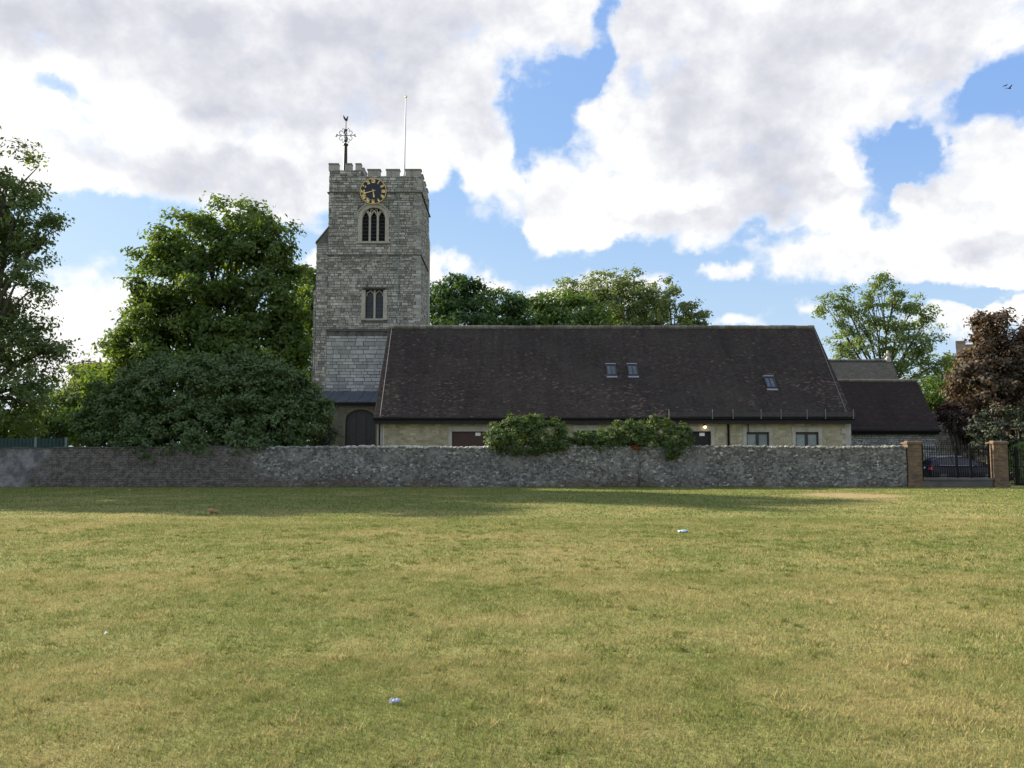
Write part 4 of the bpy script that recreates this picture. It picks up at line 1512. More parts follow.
def build_boundary():
    rnd = random.Random(31)
    fw = thing('boundary_wall', 'long flint rubble churchyard wall turning to dark old brick at its left end', 'wall', (-5, 43, 0))
    x0, x1 = -36.0, GX[0] + .0
    step = .11
    nx, nz = int((x1 - x0) / step), 19
    hgt = lambda x: WT - .05 + .02 * math.sin(x * .7) + .015 * math.sin(x * 3.3 + 1) + .01 * math.sin(x * 9) + (-.05 if x < -22.8 else 0)
    V = []
    for j in range(nz + 1):
        for i in range(nx + 1):
            x = x0 + (x1 - x0) * i / nx
            z = hgt(x) * j / nz
            bulge = .03 * math.sin(x * .9) * math.sin(z * 1.6) + rnd.uniform(-.011, .011)
            V.append((x + rnd.uniform(-.02, .02) * (0 < i < nx), 43 + bulge + .02 * j / nz, z))
    fs = [(j * (nx + 1) + i, j * (nx + 1) + i + 1, (j + 1) * (nx + 1) + i + 1, (j + 1) * (nx + 1) + i) for j in range(nz) for i in range(nx)]
    b = MB()
    b.poly(V, fs)
    top = [V[nz * (nx + 1) + i] for i in range(nx + 1)]
    for i in range(nx):
        p, q = top[i], top[i + 1]
        b.face([p, q, (q[0], 43.45, q[2]), (p[0], 43.45, p[2])])
        b.face([(q[0], 43.45, 0), (p[0], 43.45, 0), (p[0], 43.45, p[2]), (q[0], 43.45, q[2])])
    b.face([(x1, 43, 0), (x1, 43.45, 0), (x1, 43.45, WT - .05), (x1, 43, WT - .05)])
    b.build('masonry', M['boundary'], fw)
    c = MB()
    x = at(268, 450, 43).x
    while x < x1 - .1:
        for y in (43.04, 43.16, 43.3, 43.42):
            r = rnd.uniform(.05, .105)
            pale = 1 if at(340, 450, 43).x < x < at(500, 450, 43).x else 0
            c.tint = min(1, max(0, rnd.gauss(.74 if pale else .12, .26)))
            c.lump((x + rnd.uniform(-.05, .05), y, hgt(x) + rnd.uniform(-.02, .05)), r, rnd, (1.15, 1.1, .85))
        x += rnd.uniform(.09, .17)
    c.build('coping', M['cope'], fw)
    c = MB()
    x = x0
    while x < at(268, 450, 43).x:
        L = rnd.uniform(.2, .5)
        c.tint = rnd.uniform(0, .5)
        c.box((x, 42.97, hgt(x) - .01), (x + L - .01, 43.48, hgt(x) + rnd.uniform(.03, .07)))
        x += L
    c.build('brick_coping', M['mortar'], fw)

    # gate piers
    for i, (a, c_, lab) in enumerate(((GX[0], GX[1], 'brick gate pier where the flint wall ends'), (GX[2], GX[3], 'brick gate pier with bright sunlit left side between gate and railings'))):
        p = thing('gate_pier', lab, 'gate pier', ((a + c_) / 2, 43.2, 0), 'brick gate piers')
        zt_ = at(600, 441.5, 42.9).z
        s = MB()
        s.box((a + .05, 42.92, 0), (c_ - .05, 43.5, zt_ - .12))
        s.box((a, 42.87, 0), (c_, 43.55, .25))
        s.build('shaft', M['brick'], p, bevel=.012)
        s = MB()
        s.box((a - .0, 42.86, zt_ - .118), (c_ + .0, 43.56, zt_ - .03))
        s.prism([(a + .03, 42.9, zt_ - .029), (c_ - .03, 42.9, zt_ - .029), (c_ - .12, 43.0, zt_ + .04), (a + .12, 43.0, zt_ + .04)], (0, .4, 0))
        s.build('cap', M['brick'], p)
    # plinth under the gate
    pl = thing('gate_plinth', 'low grey concrete plinth under the iron gate', 'plinth', ((GX[1] + GX[2]) / 2, 43.2, 0))
    s = MB()
    s.box((GX[1] + .004, 43.0, 0), (GX[2] - .004, 43.4, at(600, 480.5, 43).z))
    s.build('base', M['concrete'], pl)
    s = MB()
    s.box((GX[1] + .004, 42.95, at(600, 480.5, 43).z + .002), (GX[2] - .004, 43.45, at(600, 478, 43).z))
    s.build('slab', M['concrete'], pl, bevel=.01)

    def railing(name, label, cat, xa, xb, z0, ztop, zmid, Y, stiles, mid_bars=True):
        g = thing(name, label, cat, ((xa + xb) / 2, Y, 0))
        for z in (z0 + .05, zmid, ztop - .22):
            q = MB()
            q.box((xa, Y - .018, z - .018), (xb, Y + .018, z + .018))
            q.build('rail', M['black'], g)
        for x in stiles:
            q = MB()
            q.box((x - .045, Y - .045, z0 - .02), (x + .045, Y + .045, ztop + .06))
            q.build('stile', M['black'], g)
        n = int((xb - xa) / .115)
        first = None
        for k in range(1, n):
            x = xa + (xb - xa) * k / n
            if any(abs(x - s_) < .05 for s_ in stiles):
                continue
            if first is None:
                q = MB()
                q.box((x - .013, Y - .013, z0), (x + .013, Y + .013, ztop - .08))
                q.poly([(x - .016, Y - .016, ztop - .08), (x + .016, Y - .016, ztop - .08), (x + .016, Y + .016, ztop - .08), (x - .016, Y + .016, ztop - .08), (x, Y, ztop)], [(0, 1, 4), (1, 2, 4), (2, 3, 4), (3, 0, 4), (3, 2, 1, 0)])
                first, fx = q.build('bar', M['black'], g), x
            else:
                dup(first, g, first.location + Vector((x - fx, 0, 0)))
        return g
    zz = lambda py: at(600, py, 43.2).z
    railing('iron_gate', 'black iron double gate of spear-topped bars in front of the blue car', 'gate', GX[1] + .02, GX[2] - .02, zz(477.5), zz(444.5), zz(466.5), 43.2,
            (GX[1] + .07, at(956.5, 460, 43.2).x, at(970.5, 460, 43.2).x, GX[2] - .07))
    railing('iron_railing', 'black iron railing to the right of the second brick pier', 'railing', GX[3] + .02, GX[3] + 6.0, .12, zz(447), zz(466.5), 43.2,
            (GX[3] + .5, GX[3] + 2.9, GX[3] + 5.3))
    # dark green hoarding on the far left behind the wall
    hf = thing('green_fence', 'dark green sheet fence with pale posts behind the left end of the wall', 'fence', (-26, 46.5, 0))
    z = at(20, 438.3, 46.5).z
    xs = [at(p_, 440, 46.5).x for p_ in (-150, -60, 36.5, 67)]
    for a, c_ in zip(xs[:-1], xs[1:]):
        q = MB()
        k = a + .07
        while k < c_ - .07:
            e = min(k + .2, c_ - .07)
            q.prism([(k, 46.5, .05), (k + .05, 46.46, .05), (e - .05, 46.46, .05), (e, 46.5, .05)], (0, 0, z - .05))
            k += .2
        q.build('panel', M['green_sheet'], hf)
    for x in xs:
        q = MB()
        q.box((x - .068, 46.40, 0), (x + .068, 46.54, z + .05))
        q.build('post', M['post_pale'], hf)


build_boundary()


# ------------------------------------------------------------------ parked car behind the gate
def build_car():
    O = at(925.5, 470, 51.5)
    car = thing('parked_car', 'dark blue hatchback parked behind the iron gate showing its tail light', 'car', (O.x, 51.6, 0))
    rot = Matrix.Rotation(R(-4), 3, 'Z')
    base = Vector((O.x, 51.6, 0))
    W = .87
    def P(x, y, z):
        return base + rot @ Vector((x, y, z))
    # side profile stations: x, sill z, belt z, belt half width, roof z, roof half width
    st = [(0.0, .45, .72, .62, .74, .60), (.06, .30, .98, .80, 1.02, .74), (.22, .25, 1.02, .85, 1.30, .66), (.55, .22, 1.00, W, 1.47, .62), (1.2, .20, .98, W, 1.53, .61),
          (1.9, .20, .97, W, 1.51, .61), (2.5, .20, .96, W, 1.36, .62), (3.0, .20, .95, W, .99, .72), (3.5, .24, .88, .85, .92, .66), (3.9, .28, .76, .78, .78, .62), (4.05, .36, .60, .62, .62, .55)]
    b = MB()
    rows = []
    for x, s, bl, bw, rz, rw in st:
        rows.append([P(x, -bw * .93, s), P(x, -bw, (s + bl) / 2), P(x, -bw * .97, bl), P(x, -rw, rz - .04), P(x, -rw * .7, rz), P(x, rw * .7, rz), P(x, rw, rz - .04), P(x, bw * .97, bl), P(x, bw, (s + bl) / 2), P(x, bw * .93, s)])
    k = len(rows[0])
    pts = [p for r in rows for p in r]
    fs = [(i * k + j, (i + 1) * k + j, (i + 1) * k + (j + 1) % k, i * k + (j + 1) % k) for i in range(len(rows) - 1) for j in range(k)]
    fs += [tuple(range(k)), tuple((len(rows) - 1) * k + j for j in range(k))[::-1]]
    b.poly(pts, fs)
    b.build('body', M['car_paint'], car, smooth=False, bevel=.02)
    # side glass panels, set just proud of the body
    def side(x0, x1, sgn, name='window', mat='car_glass'):
        def edge(x, up):
            for a, c in zip(st[:-1], st[1:]):
                if a[0] <= x <= c[0]:
                    f = (x - a[0]) / (c[0] - a[0])
                    bl, bw, rz, rw = (a[i] + (c[i] - a[i]) * f for i in (2, 3, 4, 5))
                    t = .88 if up else .10
                    return P(x, sgn * (bw * .97 + (rw - bw * .97) * t + .012), bl + (rz - .04 - bl) * t)
        q = MB()
        n = 4
        lo = [edge(x0 + (x1 - x0) * i / n, 0) for i in range(n + 1)]
        hi = [edge(x0 + (x1 - x0) * i / n, 1) for i in range(n + 1)]
        q.prism(lo + hi[::-1], rot @ Vector((0, sgn * .008, 0)))
        q.build(name, M[mat], car)
    for sgn in (-1, 1):
        side(.45, 1.25, sgn)
        side(1.33, 2.28, sgn)
        side(2.34, 2.72, sgn)
    for sgn in (-1, 1):
        q = MB()
        q.tube([P(.5, sgn * .865, 1.005), P(1.4, sgn * .868, .985), P(2.75, sgn * .865, .965)], .014, 6)
        q.build('trim_strip', M['pipe_pale'], car)
        q = MB()
        q.tube([P(.5, sgn * .60, 1.48), P(1.2, sgn * .60, 1.545), P(1.95, sgn * .60, 1.52)], .016, 6)
        q.build('roof_rail', M['pipe_pale'], car)
    q = MB()
    q.prism([P(.10, -.62, 1.08), P(.10, .62, 1.08), P(.235, .56, 1.28), P(.235, -.56, 1.28)], rot @ Vector((-.02, 0, .004)))
    q.build('rear_window', M['glass_dark'], car)
    q = MB()
    q.prism([P(2.55, -.55, 1.34), P(2.55, .55, 1.34), P(2.98, .64, 1.02), P(2.98, -.64, 1.02)], rot @ Vector((.015, 0, .012)))
    q.build('windscreen', M['glass_dark'], car)
    for sgn in (-1, 1):
        q = MB()
        q.prism([P(-.01, sgn * .80, .74), P(-.01, sgn * .56, .74), P(.05, sgn * .56, .98), P(.10, sgn * .80, .98)], rot @ Vector((.10, sgn * .06, 0)))
        q.build('tail_light', M['red_lens'], car)
    q = MB()
    q.box(tuple(base + Vector((-.05, -.26, .80))), tuple(base + Vector((-.02, .26, .93))), rot, base + Vector((0, 0, .9)))
    q.build('number_plate', M['white'], car)
    for x in (.72, 3.25):
        for sgn in (-1, 1):
            wc = P(x, sgn * .80, .31)
            ax = rot @ Vector((0, sgn * .1, 0))
            q = MB()
            q.tube([wc - ax, wc + ax], .31, 20)
            wo = q.build('wheel', M['rubber'], car)
            q = MB()
            q.tube([wc + ax * .9, wc + ax * 1.06], .20, 14)
            q.build('rim', M['alloy'], wo)
    for sgn in (-1, 1):
        q = MB()
        q.lump(P(2.55, sgn * .97, 1.0), .11, random.Random(4), (.7, 1, .75))
        q.build('wing_mirror', M['car_paint'], car, smooth=True)


build_car()


# ------------------------------------------------------------------ trees and shrubs
def crown_mesh(seed, lobes, dens, per, spray, leaf, flat=.6, hollow=.55, rugged=.2, cull=.6, boost=2.2):
    """Leaf quads in sprays near the surfaces of the lobes (cx,cy,cz,rx,ry,rz)."""
    rg = np.random.default_rng(seed)
    L = np.array(lobes, float)
    out, tt = [], []
    for i, (cx, cy, cz, rx, ry, rz) in enumerate(L):
        area = 4 * np.pi * (((rx * ry) ** 1.6 + (rx * rz) ** 1.6 + (ry * rz) ** 1.6) / 3) ** (1 / 1.6)
        n = max(8, int(area * dens * boost / 7))
        d = rg.normal(size=(n, 3))
        d /= np.linalg.norm(d, axis=1)[:, None]
        ph = rg.uniform(0, 6.28, 6)
        lump = 1 + rugged * (np.sin(d[:, 0] * 5 + ph[0]) * np.sin(d[:, 2] * 6 + ph[1]) + .7 * np.sin(d[:, 1] * 9 + ph[2] + 2 * d[:, 2]) + .6 * np.sin(d[:, 0] * 13 + ph[3]) * np.sin(d[:, 2] * 12 + ph[4])) / 1.3
        r = (1 - (1 - hollow) * rg.uniform(0, 1, n) ** 1.8) * lump
        p = d * r[:, None] * (rx, ry, rz) + (cx, cy, cz)
        keep = np.ones(n, bool)
        for j, (ax, ay, az, bx, by, bz) in enumerate(L):
            if j != i:
                q = (p - (ax, ay, az)) / (bx, by, bz)
                keep &= np.linalg.norm(q, axis=1) > cull
        keep &= p[:, 2] > .15
        p, d = p[keep], d[keep]
        n = len(p)
        if n == 0:
            continue
        # a boss of foliage at each point: twigs fill a small dome and face away from its middle
        k = 7
        cr = spray * rg.uniform(1.1, 2.1, (n, 1))
        e = rg.normal(size=(n, k, 3)) + d[:, None, :] * .5 + np.array((0, 0, .35))
        e /= np.linalg.norm(e, axis=2)[..., None]
        p = (p[:, None, :] + e * cr[..., None] * rg.uniform(.55, 1.0, (n, k, 1)) * (1, 1, .75)).reshape(-1, 3)
        st = np.repeat(rg.normal(0, .15, n), k) + rg.normal(0, .08, n * k)
        d = (e * .8 + d[:, None, :] * .35).reshape(-1, 3)
        n = len(p)
        m = per
        off = rg.normal(size=(n, m, 3)) * spray * .62 * (1, 1, flat)
        c = p[:, None, :] + off
        nn = d[:, None, :] * .8 + rg.normal(size=(n, m, 3)) * .42 + np.array((0, 0, .30))
        nn /= np.linalg.norm(nn, axis=2)[..., None]
        t = np.cross(nn, rg.normal(size=(n, m, 3)))
        t /= np.linalg.norm(t, axis=2)[..., None]
        b = np.cross(nn, t)
        sz = leaf * rg.uniform(.6, 1.25, (n, m, 1))
        q = np.stack([c - t * sz, c + b * sz * .52 + nn * sz * .12, c + t * sz, c - b * sz * .52 + nn * sz * .12], 2)
        out.append(q.reshape(-1, 3))
        tt.append(np.clip(.5 + st[:, None] + rg.normal(0, .16, (n, m)), 0, 1).ravel())
    return np.concatenate(out), np.concatenate(tt)


def limbs(b, base, lobes, r0, rnd, fork=.35, sub=3):
    top = max(lobes, key=lambda l: l[2])
    hz = max(l[2] for l in lobes)
    z_f = base.z + (hz - base.z) * fork
    lean = Vector(((top[0] - base.x) * .25, (top[1] - base.y) * .25, 0))
    fk = Vector((base.x, base.y, z_f)) + lean
    b.tube([base, base.lerp(fk, .08), base.lerp(fk, .5) + Vector((rnd.uniform(-.1, .1), rnd.uniform(-.1, .1), 0)), fk], [r0 * 1.35, r0, r0 * .88, r0 * .75], 12)
    for l in lobes:
        c = Vector(l[:3])
        start = base.lerp(fk, rnd.uniform(.7, 1.0))
        end = c + Vector((0, 0, l[5] * .25))
        mid = start.lerp(end, .5) + Vector((rnd.uniform(-.4, .4), rnd.uniform(-.4, .4), abs(end.z - start.z) * .1))
        rr = r0 * rnd.uniform(.38, .55)
        b.tube([start, start.lerp(mid, .5), mid, mid.lerp(end, .5), end], [rr, rr * .85, rr * .65, rr * .45, rr * .22], 8)
        for k in range(sub):
            w = rnd.uniform(0, 6.28)
            e2 = c + Vector((math.cos(w) * l[3] * .8, math.sin(w) * l[4] * .8, rnd.uniform(-.3, .8) * l[5]))
            s2 = mid.lerp(end, rnd.uniform(0, .7))
            m2 = s2.lerp(e2, .5) + Vector((0, 0, .3))
            b.tube([s2, m2, e2], [rr * .35, rr * .25, rr * .08], 6)


def lobe(px, py, rpx, rpy, Y, dy=0, ry=None):
    c = at(px, py, Y + dy)
    k = (Y + dy) / F
    rx, rz = rpx * k, rpy * k
    return (c.x, c.y, c.z, rx, ry if ry else (rx + rz) * .5, rz)


def tree(name, label, cat, mat, Y, base_px, r0, specs, seed, dens=2.2, per=14, spray=.42, leaf=.17, group=None, trunk='trunk', **kw):
    rnd = random.Random(seed)
    lobes = [lobe(s[0], s[1], s[2], s[3], Y, *(s[4:])) for s in specs]
    bx = at(base_px, 460, Y).x
    t = thing(name, label, cat, (bx, Y, 0), group)
    b = MB()
    fork = kw.pop('fork', .35)
    sub = kw.pop('sub', 3)
    if trunk == 'trunk':
        limbs(b, Vector((bx, Y, -.1)), lobes, r0, rnd, fork, sub)
    else:
        for l in lobes:
            for k in range(4):
                e = Vector((l[0] + rnd.uniform(-.6, .6) * l[3], l[1] + rnd.uniform(-.5, .5) * l[4], l[2] + l[5] * .5))
                s = Vector((bx + (l[0] - bx) * .5 + rnd.uniform(-.3, .3), Y + rnd.uniform(-.3, .3), 0))
                b.tube([s, s.lerp(e, .5) + Vector((rnd.uniform(-.2, .2), 0, .2)), e], [r0, r0 * .7, r0 * .25], 6)
    b.build(trunk, M['bark'], t, smooth=True)
    V, T = crown_mesh(seed, lobes, dens, per, spray, leaf, **kw)
    raw_mesh('crown', V, 4, T, M[mat], t)
    return t


M['leaf_green'] = leaf_mat('sycamore_leaves', (0.070, 0.128, 0.023), (0.155, 0.228, 0.048), .48)
M['leaf_lime'] = leaf_mat('lime_leaves', (0.095, 0.150, 0.046), (0.185, 0.25, 0.085), .52)
M['leaf_laurel'] = leaf_mat('laurel_leaves', (0.060, 0.104, 0.028), (0.122, 0.178, 0.054), .28, .03, (1.2, 1.2, .6))
M['leaf_dark'] = leaf_mat('dark_leaves', (0.032, 0.075, 0.018), (0.075, 0.14, 0.03), .36)
M['leaf_grey'] = leaf_mat('grey_green_leaves', (0.125, 0.175, 0.058), (0.22, 0.275, 0.110), .48)
M['leaf_pale'] = leaf_mat('pale_ash_leaves', (0.115, 0.175, 0.045), (0.215, 0.29, 0.095), .5)
M['leaf_beech'] = leaf_mat('copper_beech_leaves', (0.045, 0.033, 0.019), (0.140, 0.096, 0.050), .30, .03, (1.4, .95, .5))
M['leaf_rust'] = leaf_mat('rusty_yew', (0.030, 0.018, 0.012), (0.085, 0.040, 0.024), .3, .03, (1.3, .8, .5))
M['leaf_ivy'] = leaf_mat('ivy_leaves', (0.052, 0.096, 0.018), (0.135, 0.190, 0.042), .30, .03)
M['leaf_fresh'] = leaf_mat('fresh_green_leaves', (0.07, 0.13, 0.022), (0.14, 0.22, 0.045), .4)
M['leaf_holly'] = leaf_mat('holly_leaves', (0.018, 0.026, 0.013), (0.046, 0.058, 0.028), .12)
M['petal'] = leaf_mat('orange_red_flowers', (0.32, 0.06, 0.03), (0.5, 0.13, 0.07), .3, .02, (1.2, .9, .8))

# tall loose tree at the left edge
tree('lime_tree', 'tall loose leafy tree at the left edge with sky showing through', 'tree', 'leaf_lime', 51, -40, .45, [
    (10, 180, 32, 34), (-30, 200, 55, 60), (14, 225, 38, 34), (40, 236, 24, 17), (-30, 290, 70, 70), (16, 290, 34, 34), (-20, 370, 70, 60), (28, 335, 26, 26), (48, 352, 18, 14), (36, 390, 32, 28), (10, 412, 50, 30),
    (-90, 240, 60, 80), (-100, 340, 60, 70), (-120, 280, 60, 90, 2)],
    11, dens=1.9, boost=1.35, per=15, spray=.42, leaf=.14, rugged=.32, hollow=.25)

# two limes just outside the frame on the left, whose evening shadows cross the lawn
def near_lime(x, y, h, r, seed, label):
    rnd = random.Random(seed)
    lobes = [(x, y, h - r * .9, r * .8, r * .8, r * .9), (x + r * .4, y - r * .2, h * .62, r * .75, r * .8, h * .2), (x - r * .4, y + r * .3, h * .58, r * .75, r * .8, h * .2), (x, y, h * .42, r * .9, r * .9, h * .16)]
    t = thing('lime_tree', label, 'tree', (x, y, 0))
    b = MB()
    limbs(b, Vector((x, y, -.1)), lobes, .4, rnd, .3, 2)
    b.build('trunk', M['bark'], t, smooth=True)
    V, T = crown_mesh(seed, lobes, 1.6, 12, .5, .24, rugged=.22, boost=3.4)
    raw_mesh('crown', V, 4, T, M['leaf_lime'], t)


near_lime(-38.0, 52.8, 24.2, 5.8, 61, 'tall green lime in line with the wall beyond the left edge')
near_lime(-43.0, 45.0, 20.8, 5.8, 62, 'shorter green lime nearer than the wall beyond the left edge')

# far trees between
tree('field_tree', 'small hazy far tree between the tall left tree and the big green one', 'tree', 'leaf_lime', 92, 78, .3, [
    (70, 395, 24, 24), (95, 400, 26, 30), (50, 420, 30, 22), (110, 395, 18, 26), (84, 428, 30, 18)], 12, dens=1.4, per=14, spray=.6, leaf=.22, rugged=.35, hollow=.3)
tree('russet_tree', 'small russet-brown far tree beside the big green tree', 'tree', 'leaf_beech', 100, 97, .3, [(92, 378, 16, 14), (108, 390, 14, 20)], 14, dens=1.2, spray=.6, leaf=.22, rugged=.35)

tree('shady_hedge', 'dark shady hedge growing behind the green sheet fence at far left', 'hedge', 'leaf_dark', 56, 20, .08, [(-30, 428, 40, 16), (8, 424, 26, 17), (36, 426, 24, 15), (62, 430, 20, 14)], 41, dens=3.5, boost=2.6, per=12, spray=.3, leaf=.13, trunk='stem', rugged=.3)

# the big green tree left of the tower
tree('sycamore_tree', 'big dense green tree with domed crown left of the tower', 'tree', 'leaf_green', 69.5, 225, .55, [
    (240, 236, 40, 28), (200, 240, 34, 26), (268, 258, 28, 32), (181, 246, 22, 26), (158, 258, 17, 17), (152, 292, 16, 18), (150, 316, 20, 18), (228, 275, 55, 40), (186, 290, 38, 34), (262, 300, 34, 34), (155, 330, 26, 22), (205, 330, 60, 36), (250, 345, 45, 40),
    (140, 350, 30, 30), (118, 372, 22, 24), (165, 380, 60, 44), (235, 385, 60, 45), (118, 405, 26, 36), (285, 340, 20, 40)],
    15, dens=1.5, per=16, spray=.55, leaf=.21, rugged=.28, hollow=.45)
tree('ash_tree', 'green tree half hidden between the big domed tree and the tower', 'tree', 'leaf_green', 84, 300, .4, [(302, 292, 18, 22), (300, 330, 22, 32), (296, 375, 24, 40), (318, 300, 14, 26)], 16, dens=1.4, per=15, spray=.6, leaf=.23, rugged=.28)

# laurel spilling over the wall
tree('laurel_shrub', 'huge rounded dull green laurel spilling over the wall left of the porch', 'shrub', 'leaf_laurel', 46.8, 205, .09, [
    (205, 400, 72, 38), (140, 412, 48, 38), (262, 402, 48, 40), (170, 385, 40, 26), (250, 380, 40, 24), (290, 418, 30, 30), (262, 362, 7, 10), (284, 374, 8, 12), (240, 360, 9, 9), (306, 392, 9, 12), (196, 362, 12, 9), (140, 378, 14, 10), (100, 402, 12, 12), (318, 410, 8, 14), (205, 432, 95, 26, -1.6, 1.9), (112, 428, 30, 26), (165, 445, 55, 14, -3.0, .9), (240, 445, 40, 12, -3.0, .8)],
    17, dens=5.5, boost=3.2, per=14, spray=.25, leaf=.105, rugged=.24, hollow=.72, trunk='stem')
tree('dark_yew', 'low blackish bush between the laurel and the arched door', 'bush', 'leaf_holly', 48.5, 316, .06, [(318, 432, 17, 16), (308, 438, 20, 14)], 18, dens=6, per=12, spray=.2, leaf=.09, trunk='stem')

# trees behind the hall
tree('maple_tree', 'dark green tree just right of the tower behind the hall roof', 'tree', 'leaf_dark', 92, 456, .4, [(452, 298, 22, 20), (470, 303, 20, 18), (436, 306, 16, 18), (458, 325, 36, 24), (470, 350, 50, 30)], 19, dens=1.2, per=15, spray=.62, leaf=.24, rugged=.3)
tree('maple_tree', 'smaller dark green tree between the tower tree and the grey-green ones', 'tree', 'leaf_dark', 96, 508, .4, [(505, 304, 18, 14), (520, 310, 15, 14), (508, 330, 30, 22), (512, 360, 40, 30)], 20, dens=1.2, per=15, spray=.62, leaf=.24, rugged=.3)
tree('willow_tree', 'low yellow-green tree in front of the broad one behind the hall', 'tree', 'leaf_fresh', 100, 560, .4, [(555, 308, 24, 16), (580, 312, 24, 14), (535, 318, 18, 14), (562, 335, 40, 24), (560, 365, 50, 30)], 22, dens=1.1, per=15, spray=.62, leaf=.24, rugged=.3)
tree('poplar_tree', 'broad grey-green tree highest above the middle of the hall roof', 'tree', 'leaf_grey', 112, 620, .5, [(608, 288, 28, 17), (632, 292, 26, 18), (580, 298, 26, 18), (655, 300, 22, 18), (610, 312, 50, 24), (655, 318, 30, 20), (615, 350, 60, 36)], 23, dens=1.1, boost=1.5, per=13, spray=.6, leaf=.24, rugged=.36, hollow=.35)
tree('poplar_tree', 'smaller loose grey-green tree at the right of the broad one', 'tree', 'leaf_grey', 108, 675, .4, [(668, 298, 14, 13), (684, 312, 18, 12), (700, 320, 14, 10), (670, 325, 30, 16), (680, 355, 40, 26)], 24, dens=1.1, boost=1.3, per=13, spray=.55, leaf=.23, rugged=.4, hollow=.35)

# sparse tree at the right of the hall
tree('locust_tree', 'pale green airy tree with visible branches above the chancel roof', 'tree', 'leaf_pale', 86, 888, .26, [
    (842, 300, 18, 12), (828, 310, 13, 8), (858, 312, 16, 12), (850, 368, 18, 10), (872, 368, 18, 12), (846, 325, 18, 14), (880, 287, 14, 10), (872, 300, 12, 10), (895, 300, 18, 14), (915, 308, 16, 12), (928, 318, 12, 9), (880, 322, 20, 14), (905, 332, 20, 14), (930, 342, 14, 11),
    (860, 345, 22, 16), (845, 352, 20, 14), (888, 352, 18, 12), (915, 362, 22, 14), (935, 372, 14, 12), (948, 362, 9, 8), (912, 344, 20, 14), (900, 372, 22, 12), (946, 384, 12, 12), (925, 392, 24, 20), (935, 415, 20, 22)],
    25, dens=1.0, boost=2.7, per=10, spray=.42, leaf=.16, rugged=.45, hollow=.05, sub=5, fork=.45, cull=.3)
tree('hazel_tree', 'mid green tree below the airy one behind the vestry', 'tree', 'leaf_green', 78, 940, .3, [(925, 398, 22, 18), (945, 408, 16, 24), (930, 425, 26, 16), (958, 395, 14, 18)], 26, dens=1.7, per=14, spray=.5, leaf=.18, rugged=.3)

tree('copper_beech', 'dark copper-leaved tree at the right edge behind the gate', 'tree', 'leaf_beech', 63, 1000, .4, [
    (991, 322, 12, 17), (992, 348, 19, 22), (978, 370, 17, 18), (1021, 364, 24, 28), (1036, 340, 15, 18), (985, 390, 30, 26), (1020, 392, 32, 30), (965, 388, 14, 16), (1050, 380, 30, 40), (1005, 415, 40, 22)],
    27, dens=2.3, boost=3, per=15, spray=.42, leaf=.16, rugged=.3, hollow=.45)
tree('rust_conifer', 'rusty red-brown bush tapering down behind the middle of the gate', 'bush', 'leaf_rust', 60, 966, .1, [(958, 418, 16, 14), (968, 428, 18, 16), (950, 412, 8, 8), (974, 442, 10, 10)], 28, dens=3.5, per=12, spray=.3, leaf=.12, trunk='stem', rugged=.3)
tree('holly_bush', 'dark grey-green bush behind the right brick pier', 'bush', 'leaf_holly', 55, 1005, .08, [(1000, 428, 24, 22), (1022, 436, 22, 20), (985, 440, 16, 14), (1000, 455, 30, 18)], 29, dens=4, per=12, spray=.26, leaf=.11, trunk='stem')
tree('garden_bush', 'bright fresh green bush behind the railing at the right edge', 'bush', 'leaf_fresh', 46, 1022, .05, [(1020, 456, 11, 10), (1032, 450, 14, 14), (1022, 470, 16, 12)], 30, dens=7, per=12, spray=.16, leaf=.07, trunk='stem')

# ivy and shrubs on the wall
IV = 43.35
tree('ivy_bush', 'largest rounded ivy bush on the wall before the brown hall door', 'bush', 'leaf_ivy', IV, 525, .04, [
    (516, 434, 23, 16, 0, .8), (545, 436, 22, 16, 0, .8), (502, 440, 13, 12, -.1, .7), (530, 428, 22, 11, 0, .7), (558, 442, 12, 11, 0, .6), (523, 444, 30, 10, -.35, .5)], 32, dens=15, per=12, boost=4.0, spray=.13, leaf=.062, trunk='stem', rugged=.1, hollow=.7)
tree('ivy_tuft', 'smallest ivy tuft between the two larger bushes on the wall', 'bush', 'leaf_ivy', IV, 583, .03, [(583, 438, 13, 6, 0, .4), (579, 441, 7, 4, -.2, .3)], 33, dens=16, per=12, boost=4.0, spray=.10, leaf=.058, trunk='stem')
tree('ivy_bush', 'lighter ivy bush on the wall beside the orange flowers', 'bush', 'leaf_ivy', IV, 625, .03, [(628, 433, 18, 12, 0, .6), (608, 438, 12, 10, 0, .5), (640, 440, 12, 10, -.1, .5), (602, 444, 7, 9, -.2, .35)], 34, dens=15, per=12, boost=4.0, spray=.12, leaf=.06, trunk='stem')
tree('ivy_bush', 'darker ivy bush trailing down the wall face left of the dark door', 'bush', 'leaf_ivy', IV, 668, .03, [(662, 432, 18, 13, 0, .6), (676, 438, 15, 14, -.1, .6), (652, 442, 14, 12, 0, .5), (672, 450, 7, 9, -.35, .25), (685, 443, 6, 7, -.1, .3)], 35, dens=15, per=12, boost=4.0, spray=.12, leaf=.06, trunk='stem')
tree('flower_clump', 'small clump of orange-red flowers hanging over the wall top', 'flowers', 'petal', 42.95, 637, .015, [(637, 446, 3.6, 3.4, 0, .12)], 36, dens=20, per=10, spray=.06, leaf=.035, trunk='stem')


